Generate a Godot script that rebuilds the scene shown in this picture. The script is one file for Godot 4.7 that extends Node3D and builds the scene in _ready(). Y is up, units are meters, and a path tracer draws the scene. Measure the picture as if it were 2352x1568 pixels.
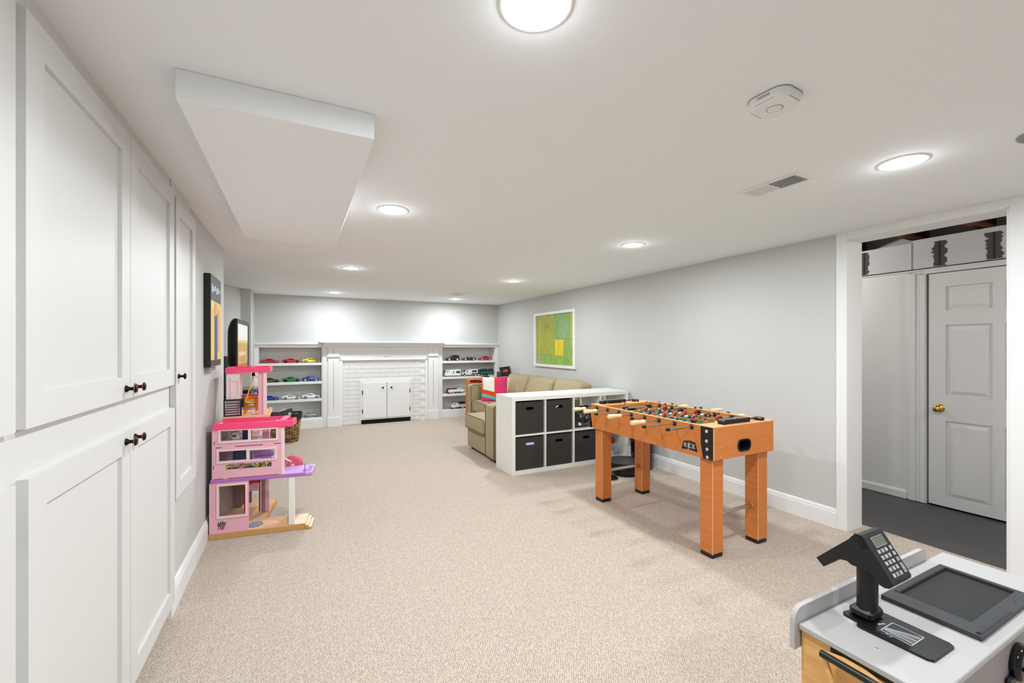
extends Node3D
# Basement playroom, built in metres: x to the right, y up, -z down the length of the room.

const LAMP := 2.0

func _ready() -> void:
	# camera: 16 mm-like lens at eye height 1.32 m, shifted a hair upwards
	var cam := Camera3D.new()
	cam.name = "camera"
	cam.projection = Camera3D.PROJECTION_FRUSTUM
	cam.near = 0.05
	cam.far = 60.0
	cam.size = 0.05 * 1568.0 / 975.0
	cam.frustum_offset = Vector2(0.0, 0.05 * 12.0 / 975.0)
	add_child(cam)
	cam.position = Vector3(0, 1.32, 0)
	cam.rotation.y = -atan2(489.0, 975.0)
	cam.current = true
	var we := WorldEnvironment.new()
	we.name = "world"
	var env := Environment.new()
	env.background_mode = Environment.BG_COLOR
	env.background_color = Color(0.02, 0.02, 0.02)
	env.tonemap_mode = Environment.TONE_MAPPER_LINEAR
	env.tonemap_exposure = 1.0
	env.sdfgi_enabled = true
	env.ssao_enabled = true
	env.ssil_enabled = true
	we.environment = env
	add_child(we)
	make_materials()
	build_room()
	build_cabinets()
	build_far()
	build_seating()
	build_cube_shelf()
	build_foosball()
	build_dollhouse()
	build_counter()
	build_pictures()
	build_corner()

# ---------------------------------------------------------------- mesh builder
class MB:
	var v := PackedVector3Array()
	var n := PackedVector3Array()
	var uv := PackedVector2Array()
	var c := PackedColorArray()
	var col := Color(1, 1, 1)
	var xf := Transform3D.IDENTITY
	var sv := PackedVector3Array()
	var sg := PackedInt32Array()
	var sc := PackedColorArray()
	var suv := PackedVector2Array()
	var grp := 0
	func at(t: Transform3D) -> MB:
		xf = t
		return self
	func move(x: float, y: float, z: float) -> MB:
		xf = Transform3D(Basis.IDENTITY, Vector3(x, y, z))
		return self
	func home() -> MB:
		xf = Transform3D.IDENTITY
		return self
	func paint(k: Color) -> MB:
		col = k.srgb_to_linear()
		return self
	# flat triangle whose front faces along hint
	func tri(a: Vector3, b: Vector3, d: Vector3, hint: Vector3, ua := Vector2.ZERO, ub := Vector2.ZERO, ud := Vector2.ZERO) -> void:
		var m := (b - a).cross(d - a)
		if m.length_squared() < 1e-18: return
		if m.dot(hint) > 0:
			var t := b; b = d; d = t
			var u := ub; ub = ud; ud = u
			m = -m
		var nn := (xf.basis * -m).normalized()
		v.append(xf * a); v.append(xf * b); v.append(xf * d)
		for k in 3: n.append(nn); c.append(col)
		uv.append(ua); uv.append(ub); uv.append(ud)
	func quad(a: Vector3, b: Vector3, d: Vector3, e: Vector3, hint: Vector3) -> void:
		tri(a, b, d, hint, Vector2(0, 1), Vector2(1, 1), Vector2(1, 0))
		tri(a, d, e, hint, Vector2(0, 1), Vector2(1, 0), Vector2(0, 0))
	# triangle with own normals
	func ntri(a: Vector3, b: Vector3, d: Vector3, na: Vector3, nb: Vector3, nd: Vector3) -> void:
		var m := (b - a).cross(d - a)
		if m.length_squared() < 1e-20: return
		if m.dot(na + nb + nd) > 0:
			var t := b; b = d; d = t
			t = nb; nb = nd; nd = t
		v.append(xf * a); v.append(xf * b); v.append(xf * d)
		n.append((xf.basis * na).normalized()); n.append((xf.basis * nb).normalized()); n.append((xf.basis * nd).normalized())
		for k in 3: uv.append(Vector2.ZERO); c.append(col)
	# triangle smoothed with its neighbours
	func stri(a: Vector3, b: Vector3, d: Vector3, hint: Vector3, ua := Vector2.ZERO, ub := Vector2.ZERO, ud := Vector2.ZERO) -> void:
		var m := (b - a).cross(d - a)
		if m.length_squared() < 1e-20: return
		if m.dot(hint) > 0:
			var t := b; b = d; d = t
			var u := ub; ub = ud; ud = u
		sv.append(xf * a); sv.append(xf * b); sv.append(xf * d)
		sg.append(grp); sc.append(col)
		suv.append(ua); suv.append(ub); suv.append(ud)
	func squad(a: Vector3, b: Vector3, d: Vector3, e: Vector3, hint: Vector3) -> void:
		stri(a, b, d, hint); stri(a, d, e, hint)
	func box(x0: float, x1: float, y0: float, y1: float, z0: float, z1: float, bev := 0.0) -> MB:
		var ce := Vector3(x0 + x1, y0 + y1, z0 + z1) * 0.5
		var h := Vector3(absf(x1 - x0), absf(y1 - y0), absf(z1 - z0)) * 0.5
		bev = minf(bev, minf(h.x, minf(h.y, h.z)) * 0.9)
		for a in 3:
			var b := (a + 1) % 3
			var d := (a + 2) % 3
			for s in [-1, 1]:
				var p := [Vector3(), Vector3(), Vector3(), Vector3()]
				var q := [[-1, -1], [1, -1], [1, 1], [-1, 1]]
				for k in 4:
					var w := Vector3()
					w[a] = s * h[a]; w[b] = q[k][0] * (h[b] - bev); w[d] = q[k][1] * (h[d] - bev)
					p[k] = ce + w
				var hint := Vector3(); hint[a] = s
				quad(p[0], p[1], p[2], p[3], hint)
				if bev > 0:
					for t in [-1, 1]:
						var e1 := Vector3(); var e2 := Vector3(); var e3 := Vector3(); var e4 := Vector3()
						e1[a] = s * h[a]; e1[b] = t * (h[b] - bev); e1[d] = -(h[d] - bev)
						e2 = e1; e2[d] = h[d] - bev
						e3[a] = s * (h[a] - bev); e3[b] = t * h[b]; e3[d] = h[d] - bev
						e4 = e3; e4[d] = -(h[d] - bev)
						var hh := Vector3(); hh[a] = s; hh[b] = t
						quad(ce + e1, ce + e2, ce + e3, ce + e4, hh)
		if bev > 0:
			for sx in [-1, 1]:
				for sy in [-1, 1]:
					for sz in [-1, 1]:
						var o := Vector3(sx, sy, sz)
						tri(ce + Vector3(sx * h.x, sy * (h.y - bev), sz * (h.z - bev)), ce + Vector3(sx * (h.x - bev), sy * h.y, sz * (h.z - bev)), ce + Vector3(sx * (h.x - bev), sy * (h.y - bev), sz * h.z), o)
		return self
	# profile of (radius, height) turned round y
	func lathe(pr: Array, segs := 24, sharp := 0.6) -> MB:
		var m := pr.size()
		var sn := []
		for i in m - 1:
			var d: Vector2 = pr[i + 1] - pr[i]
			sn.append(Vector2(d.y, -d.x).normalized())
		for i in m - 1:
			var a: Vector2 = pr[i]; var b: Vector2 = pr[i + 1]
			var na: Vector2 = sn[i]; var nb: Vector2 = sn[i]
			if i > 0 and sn[i - 1].dot(sn[i]) > sharp: na = (sn[i - 1] + sn[i]).normalized()
			if i < m - 2 and sn[i + 1].dot(sn[i]) > sharp: nb = (sn[i + 1] + sn[i]).normalized()
			for k in segs:
				var t0 := TAU * k / segs; var t1 := TAU * (k + 1) / segs
				var d0 := Vector3(cos(t0), 0, sin(t0)); var d1 := Vector3(cos(t1), 0, sin(t1))
				var p0 := d0 * a.x + Vector3.UP * a.y; var p1 := d1 * a.x + Vector3.UP * a.y
				var p2 := d1 * b.x + Vector3.UP * b.y; var p3 := d0 * b.x + Vector3.UP * b.y
				var n0 := d0 * na.x + Vector3.UP * na.y; var n1 := d1 * na.x + Vector3.UP * na.y
				var n2 := d1 * nb.x + Vector3.UP * nb.y; var n3 := d0 * nb.x + Vector3.UP * nb.y
				ntri(p0, p1, p2, n0, n1, n2); ntri(p0, p2, p3, n0, n2, n3)
		return self
	func cyl(r: float, y0: float, y1: float, segs := 20, bev := 0.0) -> MB:
		if bev > 0: return lathe([Vector2(0, y0), Vector2(r - bev, y0), Vector2(r, y0 + bev), Vector2(r, y1 - bev), Vector2(r - bev, y1), Vector2(0, y1)], segs)
		return lathe([Vector2(0, y0), Vector2(r, y0), Vector2(r, y1), Vector2(0, y1)], segs)
	# round bar along a path
	func tube(pts: Array, r: float, segs := 10) -> MB:
		var rings := []
		var up := Vector3.UP
		for i in pts.size():
			var d: Vector3 = (pts[mini(i + 1, pts.size() - 1)] - pts[maxi(i - 1, 0)]).normalized()
			if absf(d.dot(up)) > 0.95: up = Vector3.RIGHT if absf(d.x) < 0.9 else Vector3.BACK
			var s := d.cross(up).normalized()
			up = s.cross(d).normalized()
			rings.append([pts[i], s, up, d])
		for i in pts.size() - 1:
			for k in segs:
				var t0 := TAU * k / segs; var t1 := TAU * (k + 1) / segs
				var a0: Vector3 = rings[i][1] * cos(t0) + rings[i][2] * sin(t0); var a1: Vector3 = rings[i][1] * cos(t1) + rings[i][2] * sin(t1)
				var b0: Vector3 = rings[i + 1][1] * cos(t0) + rings[i + 1][2] * sin(t0); var b1: Vector3 = rings[i + 1][1] * cos(t1) + rings[i + 1][2] * sin(t1)
				var p: Vector3 = rings[i][0]; var q: Vector3 = rings[i + 1][0]
				ntri(p + a0 * r, p + a1 * r, q + b1 * r, a0, a1, b1); ntri(p + a0 * r, q + b1 * r, q + b0 * r, a0, b1, b0)
		for e in [0, pts.size() - 1]:
			var g: Array = rings[e]
			var o: Vector3 = g[3] * (-1 if e == 0 else 1)
			for k in segs:
				var t0 := TAU * k / segs; var t1 := TAU * (k + 1) / segs
				tri(g[0], g[0] + (g[1] * cos(t0) + g[2] * sin(t0)) * r, g[0] + (g[1] * cos(t1) + g[2] * sin(t1)) * r, o)
		return self
	# polygon in x, y pushed from z0 to z1
	func prism(poly: Array, z0: float, z1: float) -> MB:
		var pp := PackedVector2Array(poly)
		if Geometry2D.is_polygon_clockwise(pp): pp.reverse()
		var ix := Geometry2D.triangulate_polygon(pp)
		for k in range(0, ix.size(), 3):
			for s in [[z0, -1.0 if z0 < z1 else 1.0], [z1, 1.0 if z0 < z1 else -1.0]]:
				tri(Vector3(pp[ix[k]].x, pp[ix[k]].y, s[0]), Vector3(pp[ix[k + 1]].x, pp[ix[k + 1]].y, s[0]), Vector3(pp[ix[k + 2]].x, pp[ix[k + 2]].y, s[0]), Vector3(0, 0, s[1]))
		for i in pp.size():
			var a := pp[i]; var b := pp[(i + 1) % pp.size()]
			var o := Vector3(b.y - a.y, a.x - b.x, 0)
			quad(Vector3(a.x, a.y, z0), Vector3(b.x, b.y, z0), Vector3(b.x, b.y, z1), Vector3(a.x, a.y, z1), o)
		return self
	# slab in x, y with rectangular holes [x0, x1, y0, y1]
	func panel(x0: float, x1: float, y0: float, y1: float, z0: float, z1: float, holes: Array) -> MB:
		var xs := [x0, x1]; var ys := [y0, y1]
		for h in holes:
			for k in [h[0], h[1]]:
				if k > x0 and k < x1 and not xs.has(k): xs.append(k)
			for k in [h[2], h[3]]:
				if k > y0 and k < y1 and not ys.has(k): ys.append(k)
		xs.sort(); ys.sort()
		var solid := func(i: int, j: int) -> bool:
			if i < 0 or j < 0 or i >= xs.size() - 1 or j >= ys.size() - 1: return false
			var cx: float = (xs[i] + xs[i + 1]) / 2; var cy: float = (ys[j] + ys[j + 1]) / 2
			for h in holes:
				if cx > h[0] and cx < h[1] and cy > h[2] and cy < h[3]: return false
			return true
		for i in xs.size() - 1:
			for j in ys.size() - 1:
				if not solid.call(i, j): continue
				var a: float = xs[i]; var b: float = xs[i + 1]; var d: float = ys[j]; var e: float = ys[j + 1]
				quad(Vector3(a, d, z0), Vector3(b, d, z0), Vector3(b, e, z0), Vector3(a, e, z0), Vector3(0, 0, z0 - z1))
				quad(Vector3(a, d, z1), Vector3(b, d, z1), Vector3(b, e, z1), Vector3(a, e, z1), Vector3(0, 0, z1 - z0))
				if not solid.call(i - 1, j): quad(Vector3(a, d, z0), Vector3(a, d, z1), Vector3(a, e, z1), Vector3(a, e, z0), Vector3.LEFT)
				if not solid.call(i + 1, j): quad(Vector3(b, d, z0), Vector3(b, d, z1), Vector3(b, e, z1), Vector3(b, e, z0), Vector3.RIGHT)
				if not solid.call(i, j - 1): quad(Vector3(a, d, z0), Vector3(b, d, z0), Vector3(b, d, z1), Vector3(a, d, z1), Vector3.DOWN)
				if not solid.call(i, j + 1): quad(Vector3(a, e, z0), Vector3(b, e, z0), Vector3(b, e, z1), Vector3(a, e, z1), Vector3.UP)
		return self
	# soft block: rounded box that swells by puff at the middle of its faces; warp moves points
	func cushion(ce: Vector3, size: Vector3, r: float, puff: Vector3, res := 12, warp = null) -> MB:
		var h := size * 0.5
		grp += 1
		var f := func(p: Vector3) -> Vector3:
			var w := p * h
			var inner := Vector3(clampf(w.x, -(h.x - r), h.x - r), clampf(w.y, -(h.y - r), h.y - r), clampf(w.z, -(h.z - r), h.z - r))
			var d := w - inner
			var o := inner + (d.normalized() * r if d.length() > 1e-6 else Vector3.ZERO)
			o.x += puff.x * p.x * (1 - p.y * p.y) * (1 - p.z * p.z)
			o.y += puff.y * p.y * (1 - p.x * p.x) * (1 - p.z * p.z)
			o.z += puff.z * p.z * (1 - p.x * p.x) * (1 - p.y * p.y)
			if warp != null: o = warp.call(o, p)
			return ce + o
		var grid := []
		for i in res + 1:
			var t := 2.0 * i / res - 1.0
			grid.append(signf(t) * (1.0 - pow(1.0 - absf(t), 1.6)))
		for a in 3:
			var b := (a + 1) % 3; var d := (a + 2) % 3
			for s in [-1, 1]:
				for i in res:
					for j in res:
						var q := []
						for k in [[i, j], [i + 1, j], [i + 1, j + 1], [i, j + 1]]:
							var p := Vector3(); p[a] = s; p[b] = grid[k[0]]; p[d] = grid[k[1]]
							q.append(f.call(p))
						squad(q[0], q[1], q[2], q[3], (q[0] + q[2]) * 0.5 - ce if absf(h[a]) > 0.02 else Vector3(s if a == 0 else 0, s if a == 1 else 0, s if a == 2 else 0))
		return self
	# skin over rings of points (each ring closed), ends capped
	func loft(rings: Array, caps := true) -> MB:
		grp += 1
		var mid := Vector3.ZERO
		var mids := []
		for g in rings:
			var m := Vector3.ZERO
			for p in g: m += p
			mids.append(m / g.size())
			mid += m / g.size()
		mid /= rings.size()
		for i in rings.size() - 1:
			var m: Vector3 = (mids[i] + mids[i + 1]) * 0.5
			for k in rings[i].size():
				var k2: int = (k + 1) % rings[i].size()
				var ce: Vector3 = (rings[i][k] + rings[i + 1][k2]) * 0.5
				squad(rings[i][k], rings[i][k2], rings[i + 1][k2], rings[i + 1][k], ce - m)
		if caps:
			for e in [0, rings.size() - 1]:
				for k in rings[e].size():
					tri(mids[e], rings[e][k], rings[e][(k + 1) % rings[e].size()], mids[e] - mid)
		return self
	func mesh() -> ArrayMesh:
		var ac := {}
		for t in sg.size():
			var a := sv[t * 3]; var b := sv[t * 3 + 1]; var d := sv[t * 3 + 2]
			var m := -(b - a).cross(d - a)
			for k in 3:
				var key := Vector4i(roundi(sv[t * 3 + k].x * 20000), roundi(sv[t * 3 + k].y * 20000), roundi(sv[t * 3 + k].z * 20000), sg[t])
				ac[key] = ac.get(key, Vector3.ZERO) + m
		for t in sg.size():
			for k in 3:
				var p := sv[t * 3 + k]
				v.append(p); c.append(sc[t]); uv.append(suv[t * 3 + k])
				n.append(ac[Vector4i(roundi(p.x * 20000), roundi(p.y * 20000), roundi(p.z * 20000), sg[t])].normalized())
		sg = PackedInt32Array(); sv = PackedVector3Array(); sc = PackedColorArray(); suv = PackedVector2Array()
		var ar := []
		ar.resize(Mesh.ARRAY_MAX)
		ar[Mesh.ARRAY_VERTEX] = v; ar[Mesh.ARRAY_NORMAL] = n; ar[Mesh.ARRAY_TEX_UV] = uv; ar[Mesh.ARRAY_COLOR] = c
		var am := ArrayMesh.new()
		am.add_surface_from_arrays(Mesh.PRIMITIVE_TRIANGLES, ar)
		return am

# ---------------------------------------------------------------- naming and placing
var used := {}
var T := {}          # materials

func numbered(called: String) -> String:
	var k: int = used.get(called, 0)
	used[called] = k + 1
	return called if k == 0 else "%s_%03d" % [called, k]

func tag(o: Node3D, label: String, category: String, group := "", kind := "") -> Node3D:
	o.set_meta("label", label)
	if category: o.set_meta("category", category)
	if group: o.set_meta("group", group)
	if kind: o.set_meta("kind", kind)
	return o

func thing(called: String, label: String, category: String, pos := Vector3.ZERO, turn := 0.0, group := "") -> Node3D:
	var o := Node3D.new()
	o.name = numbered(called)
	add_child(o)
	o.position = pos
	o.rotation.y = turn
	return tag(o, label, category, group)

func hang(parent: Node, called: String, m: Mesh, mat: Material, label := "") -> MeshInstance3D:
	var o := MeshInstance3D.new()
	o.name = called if parent != self else numbered(called)
	o.mesh = m
	o.material_override = mat
	o.cast_shadow = GeometryInstance3D.SHADOW_CASTING_SETTING_ON
	parent.add_child(o, true)
	if label: o.set_meta("label", label)
	return o

func part(parent: Node, called: String, b: MB, mat: Material, label := "") -> MeshInstance3D:
	return hang(parent, called, b.mesh(), mat, label)

func struct(called: String, label: String, category: String, b: MB, mat: Material) -> MeshInstance3D:
	var o := hang(self, called, b.mesh(), mat)
	tag(o, label, category, "", "structure")
	return o

func single(called: String, label: String, category: String, b: MB, mat: Material, group := "") -> MeshInstance3D:
	var o := hang(self, called, b.mesh(), mat)
	tag(o, label, category, group)
	return o

func copy(src: Node3D, label: String, pos: Vector3, group := "") -> Node3D:
	var o: Node3D = src.duplicate()
	var base := String(src.name)
	if base.length() > 4 and base[-4] == "_" and base.substr(base.length() - 3).is_valid_int(): base = base.substr(0, base.length() - 4)
	o.name = numbered(base)
	add_child(o)
	o.position = pos
	o.set_meta("label", label)
	if group: o.set_meta("group", group)
	return o

func turned(axis: Vector3, deg: float, o := Vector3.ZERO) -> Transform3D:
	return Transform3D(Basis(axis, deg_to_rad(deg)), o)

# y axis laid along a direction
func along(d: Vector3, o := Vector3.ZERO) -> Transform3D:
	var y := d.normalized()
	var x := y.cross(Vector3.UP if absf(y.y) < 0.9 else Vector3.RIGHT).normalized()
	return Transform3D(Basis(x, y, x.cross(y)), o)

func mat(called: String, k: Color, rough := 0.6, metal := 0.0, spec := 0.5) -> StandardMaterial3D:
	var m := StandardMaterial3D.new()
	m.resource_name = called
	m.albedo_color = k
	m.roughness = rough
	m.metallic = metal
	m.metallic_specular = spec
	T[called] = m
	return m

func noise_tex(fr: float, oct: int, ramp: Array, sd: int, size := 256, as_normal := false, stretch := 1.0, bump := 4.0) -> NoiseTexture2D:
	var f := FastNoiseLite.new()
	f.seed = sd
	f.frequency = fr
	f.noise_type = FastNoiseLite.TYPE_SIMPLEX
	f.fractal_octaves = oct
	var t := NoiseTexture2D.new()
	t.width = int(size * stretch)
	t.height = size
	t.seamless = true
	t.noise = f
	if as_normal:
		t.as_normal_map = true
		t.bump_strength = bump
	elif ramp.size():
		var g := Gradient.new()
		g.offsets = PackedFloat32Array(range(ramp.size()).map(func(i): return float(i) / (ramp.size() - 1)))
		g.colors = PackedColorArray(ramp)
		t.color_ramp = g
	return t

func tri_map(m: StandardMaterial3D, scale: Vector3, world := true) -> StandardMaterial3D:
	m.uv1_triplanar = true
	m.uv1_world_triplanar = world
	m.uv1_scale = scale
	return m

# ---------------------------------------------------------------- materials
func carpet_images() -> Array:
	var N := 768
	var rng := RandomNumberGenerator.new()
	rng.seed = 11
	var nx := 44; var ny := 64          # loops over 0.5 m
	var jx := PackedFloat32Array(); var jy := PackedFloat32Array(); var tone := PackedFloat32Array(); var dark := PackedFloat32Array()
	for i in nx * ny:
		jx.append(rng.randf_range(-0.22, 0.22)); jy.append(rng.randf_range(-0.22, 0.22))
		tone.append(rng.randf_range(0.95, 1.03)); dark.append(1.0 if rng.randf() < 0.55 else rng.randf_range(0.1, 0.5))
	var al := Image.create(N, N, false, Image.FORMAT_RGB8)
	var he := Image.create(N, N, false, Image.FORMAT_RGB8)
	for py in N:
		var gy := float(py) / N * ny
		for px in N:
			var gx := float(px) / N * nx
			var best := 0.0; var who := 0; var slit := 0.0
			var cy0 := int(gy)
			for dy in [-1, 0, 1]:
				var cy: int = cy0 + dy
				var wy := posmod(cy, ny)
				var off := 0.5 if wy % 2 == 1 else 0.0
				var cx0 := floori(gx - off)
				for dx in [0, 1] if gx - off - cx0 > 0.5 else [-1, 0]:
					var cx: int = cx0 + dx
					var id := wy * nx + posmod(cx, nx)
					var ux := gx - (cx + 0.5 + off) - jx[id]
					var uy := gy - (cy + 0.5) - jy[id]
					var e := 1.0 - (ux * ux * 2.6 + uy * uy * 1.9)
					if e > best: best = e; who = id
					var sx := ux - 0.52 + uy * 0.35
					var s := dark[id] * exp(-(sx * sx * 55.0 + uy * uy * 7.0))
					if s > slit: slit = s
			var k := tone[who] * (0.91 + 0.10 * sqrt(maxf(best, 0.0))) * (1.0 - 0.36 * slit)
			al.set_pixel(px, py, Color(0.79 * k, 0.73 * k, 0.672 * k))
			var hh := clampf(sqrt(maxf(best, 0.0)) * (1.0 - slit), 0, 1)
			he.set_pixel(px, py, Color(hh, hh, hh))
	return [ImageTexture.create_from_image(al), ImageTexture.create_from_image(he)]

func wood(called: String, a: Color, b: Color, rough: float, scale: Vector3, sd: int) -> StandardMaterial3D:
	var m := mat(called, Color.WHITE, rough)
	var im := Image.create(256, 256, false, Image.FORMAT_RGB8)
	var f := FastNoiseLite.new()
	f.seed = sd; f.frequency = 0.03; f.fractal_octaves = 4
	for y in 256:
		for x in 256:
			# streaks along x, seamless by blending across the wrap
			var bx := float(x) / 255.0
			var by := float(y) / 255.0
			var s0 := f.get_noise_2d(x * 0.12, y * 1.6); var s1 := f.get_noise_2d((x - 256) * 0.12, y * 1.6)
			var s2 := f.get_noise_2d(x * 0.12, (y - 256) * 1.6); var s3 := f.get_noise_2d((x - 256) * 0.12, (y - 256) * 1.6)
			var s := lerpf(lerpf(s0, s1, bx), lerpf(s2, s3, bx), by)
			im.set_pixel(x, y, a.lerp(b, clampf(0.5 + s * 0.9, 0, 1)))
	m.albedo_texture = ImageTexture.create_from_image(im)
	return tri_map(m, scale, false)

func fabric(called: String, k: Color, dots: float, bump := 0.05) -> StandardMaterial3D:
	var m := mat(called, k, 0.95, 0.0, 0.2)
	m.heightmap_enabled = true
	m.heightmap_scale = bump
	m.heightmap_texture = T["weave"]
	m.rim_enabled = true
	m.rim = 0.25
	return tri_map(m, Vector3(dots, dots, dots), false)

func make_materials() -> void:
	var wv := Image.create(64, 64, false, Image.FORMAT_RGB8)
	for y in 64:
		for x in 64:
			var a := sin(x * TAU / 8.0) * (1 if (y / 8) % 2 == 0 else -1)
			var k := 0.5 + 0.25 * a + 0.25 * sin(y * TAU / 8.0)
			wv.set_pixel(x, y, Color(k, k, k))
	T["weave"] = ImageTexture.create_from_image(wv)
	var cp := mat("carpet_pile", Color.WHITE, 0.97, 0.0, 0.15)
	var ci := carpet_images()
	cp.albedo_texture = ci[0]
	cp.heightmap_enabled = true
	cp.heightmap_texture = ci[1]
	cp.heightmap_scale = 0.12
	tri_map(cp, Vector3(2, 2, 2))
	var fine := noise_tex(0.09, 3, [], 5, 256, true, 1.0, 1.2)
	for w in [["wall_paint", Color(0.795, 0.792, 0.78), 0.75], ["ceiling_paint", Color(0.95, 0.957, 0.962), 0.9], ["trim_paint", Color(0.93, 0.93, 0.925), 0.42], ["hall_paint", Color(0.88, 0.88, 0.88), 0.6]]:
		var m := mat(w[0], w[1], w[2])
		m.normal_enabled = true
		m.normal_texture = fine
		m.normal_scale = 0.12
		tri_map(m, Vector3(3, 3, 3))
	mat("cabinet_paint", Color(0.855, 0.85, 0.84), 0.42, 0.0, 0.4)
	mat("shelf_back", Color(0.92, 0.915, 0.90), 0.7)
	var hf := mat("hall_vinyl", Color(0.31, 0.305, 0.31), 0.5)
	hf.albedo_texture = noise_tex(0.02, 4, [Color(0.9, 0.9, 0.9), Color(1, 1, 1)], 8)
	tri_map(hf, Vector3(1, 1, 1))
	var lens := mat("lamp_lens", Color(1, 1, 1), 0.5)
	lens.emission_enabled = true
	lens.emission = Color(0.98, 0.99, 1.0)
	lens.emission_energy_multiplier = 2.2
	mat("white_plastic", Color(0.92, 0.92, 0.91), 0.4)
	mat("lamp_trim", Color(0.95, 0.95, 0.95), 0.5)
	mat("vent_grey", Color(0.72, 0.72, 0.72), 0.5)
	mat("grey_plastic", Color(0.55, 0.55, 0.55), 0.5)
	mat("dark_gap", Color(0.03, 0.03, 0.03), 0.9)
	mat("bronze", Color(0.10, 0.07, 0.06), 0.32, 0.75)
	mat("copper_edge", Color(0.72, 0.40, 0.28), 0.35, 0.8)
	mat("brass", Color(0.86, 0.68, 0.32), 0.22, 1.0)
	mat("chrome", Color(0.78, 0.77, 0.76), 0.2, 1.0)
	mat("steel_screw", Color(0.85, 0.85, 0.85), 0.35, 0.6)
	mat("black_plastic", Color(0.035, 0.035, 0.04), 0.42)
	mat("black_gloss", Color(0.02, 0.02, 0.025), 0.12)
	mat("charcoal_plastic", Color(0.21, 0.215, 0.225), 0.45)
	mat("navy_plastic", Color(0.04, 0.06, 0.14), 0.4)
	wood("orange_laminate", Color(0.80, 0.465, 0.205), Color(0.845, 0.515, 0.25), 0.42, Vector3(2.2, 2.2, 2.2), 3)
	mat("pale_edge", Color(0.92, 0.70, 0.50), 0.5)
	mat("table_top_rim", Color(0.91, 0.66, 0.44), 0.45)
	wood("handle_wood", Color(0.93, 0.81, 0.60), Color(0.98, 0.88, 0.70), 0.45, Vector3(9, 9, 9), 4)
	wood("maple", Color(0.85, 0.63, 0.36), Color(0.93, 0.74, 0.47), 0.45, Vector3(3, 3, 3), 6)
	wood("joist_wood", Color(0.36, 0.20, 0.11), Color(0.52, 0.31, 0.18), 0.8, Vector3(2, 2, 2), 7)
	mat("field_green", Color(0.20, 0.55, 0.36), 0.5)
	mat("field_line", Color(0.85, 0.9, 0.86), 0.5)
	fabric("sofa_cloth", Color(0.66, 0.60, 0.485), 26, 0.04)
	mat("sofa_piping", Color(0.50, 0.44, 0.33), 0.95)
	fabric("bin_cloth", Color(0.255, 0.235, 0.22), 30, 0.05)
	mat("bin_lining", Color(0.02, 0.02, 0.02), 0.95)
	mat("shelf_white", Color(0.93, 0.92, 0.89), 0.35)
	mat("liner_cloth", Color(0.16, 0.15, 0.14), 0.9)
	var wk := mat("wicker", Color.WHITE, 0.7)
	wk.vertex_color_use_as_albedo = true
	var pt := mat("painted", Color.WHITE, 0.38)       # toys: one moulded or printed piece in several colours
	pt.vertex_color_use_as_albedo = true
	var cl := mat("car_lacquer", Color.WHITE, 0.22)
	cl.vertex_color_use_as_albedo = true
	cl.clearcoat_enabled = true
	cl.clearcoat = 0.6
	mat("car_glass", Color(0.05, 0.055, 0.06), 0.1)
	mat("tyre", Color(0.03, 0.03, 0.03), 0.8)
	mat("wheel_rim", Color(0.75, 0.75, 0.76), 0.3, 0.7)
	mat("white_rim", Color(0.9, 0.9, 0.9), 0.4)
	mat("pink_plastic", Color(0.93, 0.70, 0.755), 0.38)
	mat("pale_pink_plastic", Color(0.95, 0.83, 0.83), 0.38)
	mat("hot_pink_plastic", Color(0.99, 0.30, 0.49), 0.35)
	mat("purple_plastic", Color(0.70, 0.44, 0.74), 0.35)
	mat("lilac_plastic", Color(0.82, 0.66, 0.90), 0.35)
	mat("cream_plastic", Color(0.96, 0.87, 0.74), 0.4)
	mat("tan_plastic", Color(0.80, 0.60, 0.36), 0.45)
	mat("peach_plastic", Color(0.90, 0.72, 0.55), 0.4)
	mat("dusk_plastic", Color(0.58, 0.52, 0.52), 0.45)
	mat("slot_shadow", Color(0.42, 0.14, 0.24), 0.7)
	mat("yellow_plastic", Color(0.96, 0.74, 0.14), 0.35)
	mat("orange_plastic", Color(0.86, 0.52, 0.14), 0.4)
	mat("red_plastic", Color(0.82, 0.09, 0.22), 0.35)
	mat("blue_plastic", Color(0.10, 0.25, 0.42), 0.4)
	mat("counter_grey", Color(0.71, 0.70, 0.69), 0.5)
	mat("counter_front", Color(0.55, 0.52, 0.52), 0.5)
	mat("belt_rubber", Color(0.13, 0.13, 0.13), 0.75)
	mat("key_grey", Color(0.56, 0.57, 0.57), 0.45)
	mat("key_print", Color(0.95, 0.95, 0.95), 0.5)
	mat("lcd", Color(0.42, 0.43, 0.37), 0.25)
	mat("forest_plastic", Color(0.03, 0.06, 0.05), 0.35)
	mat("silver_print", Color(0.78, 0.79, 0.80), 0.3, 0.5)
	var cb := mat("clear_plastic", Color(0.92, 0.95, 0.96, 0.16), 0.05)
	cb.transparency = BaseMaterial3D.TRANSPARENCY_ALPHA
	mat("rug_print", Color(0.22, 0.24, 0.36), 0.6)
	mat("rug_light", Color(0.74, 0.75, 0.82), 0.6)
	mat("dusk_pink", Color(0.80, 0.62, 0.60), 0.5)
	mat("light_hot_pink", Color(0.99, 0.50, 0.66), 0.4)
	mat("peach_plank", Color(0.95, 0.78, 0.60), 0.45)
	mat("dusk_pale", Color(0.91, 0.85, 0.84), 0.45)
	mat("light_pink_white", Color(0.97, 0.80, 0.86), 0.4)
	mat("slate_plastic", Color(0.36, 0.43, 0.54), 0.45)
	mat("basket_core", Color(0.42, 0.31, 0.18), 0.9)
	mat("leather_brown", Color(0.36, 0.19, 0.11), 0.6)
	mat("carton_orange", Color(0.80, 0.46, 0.10), 0.6)
	mat("toy_white_blue", Color(0.70, 0.78, 0.92), 0.4)
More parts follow.
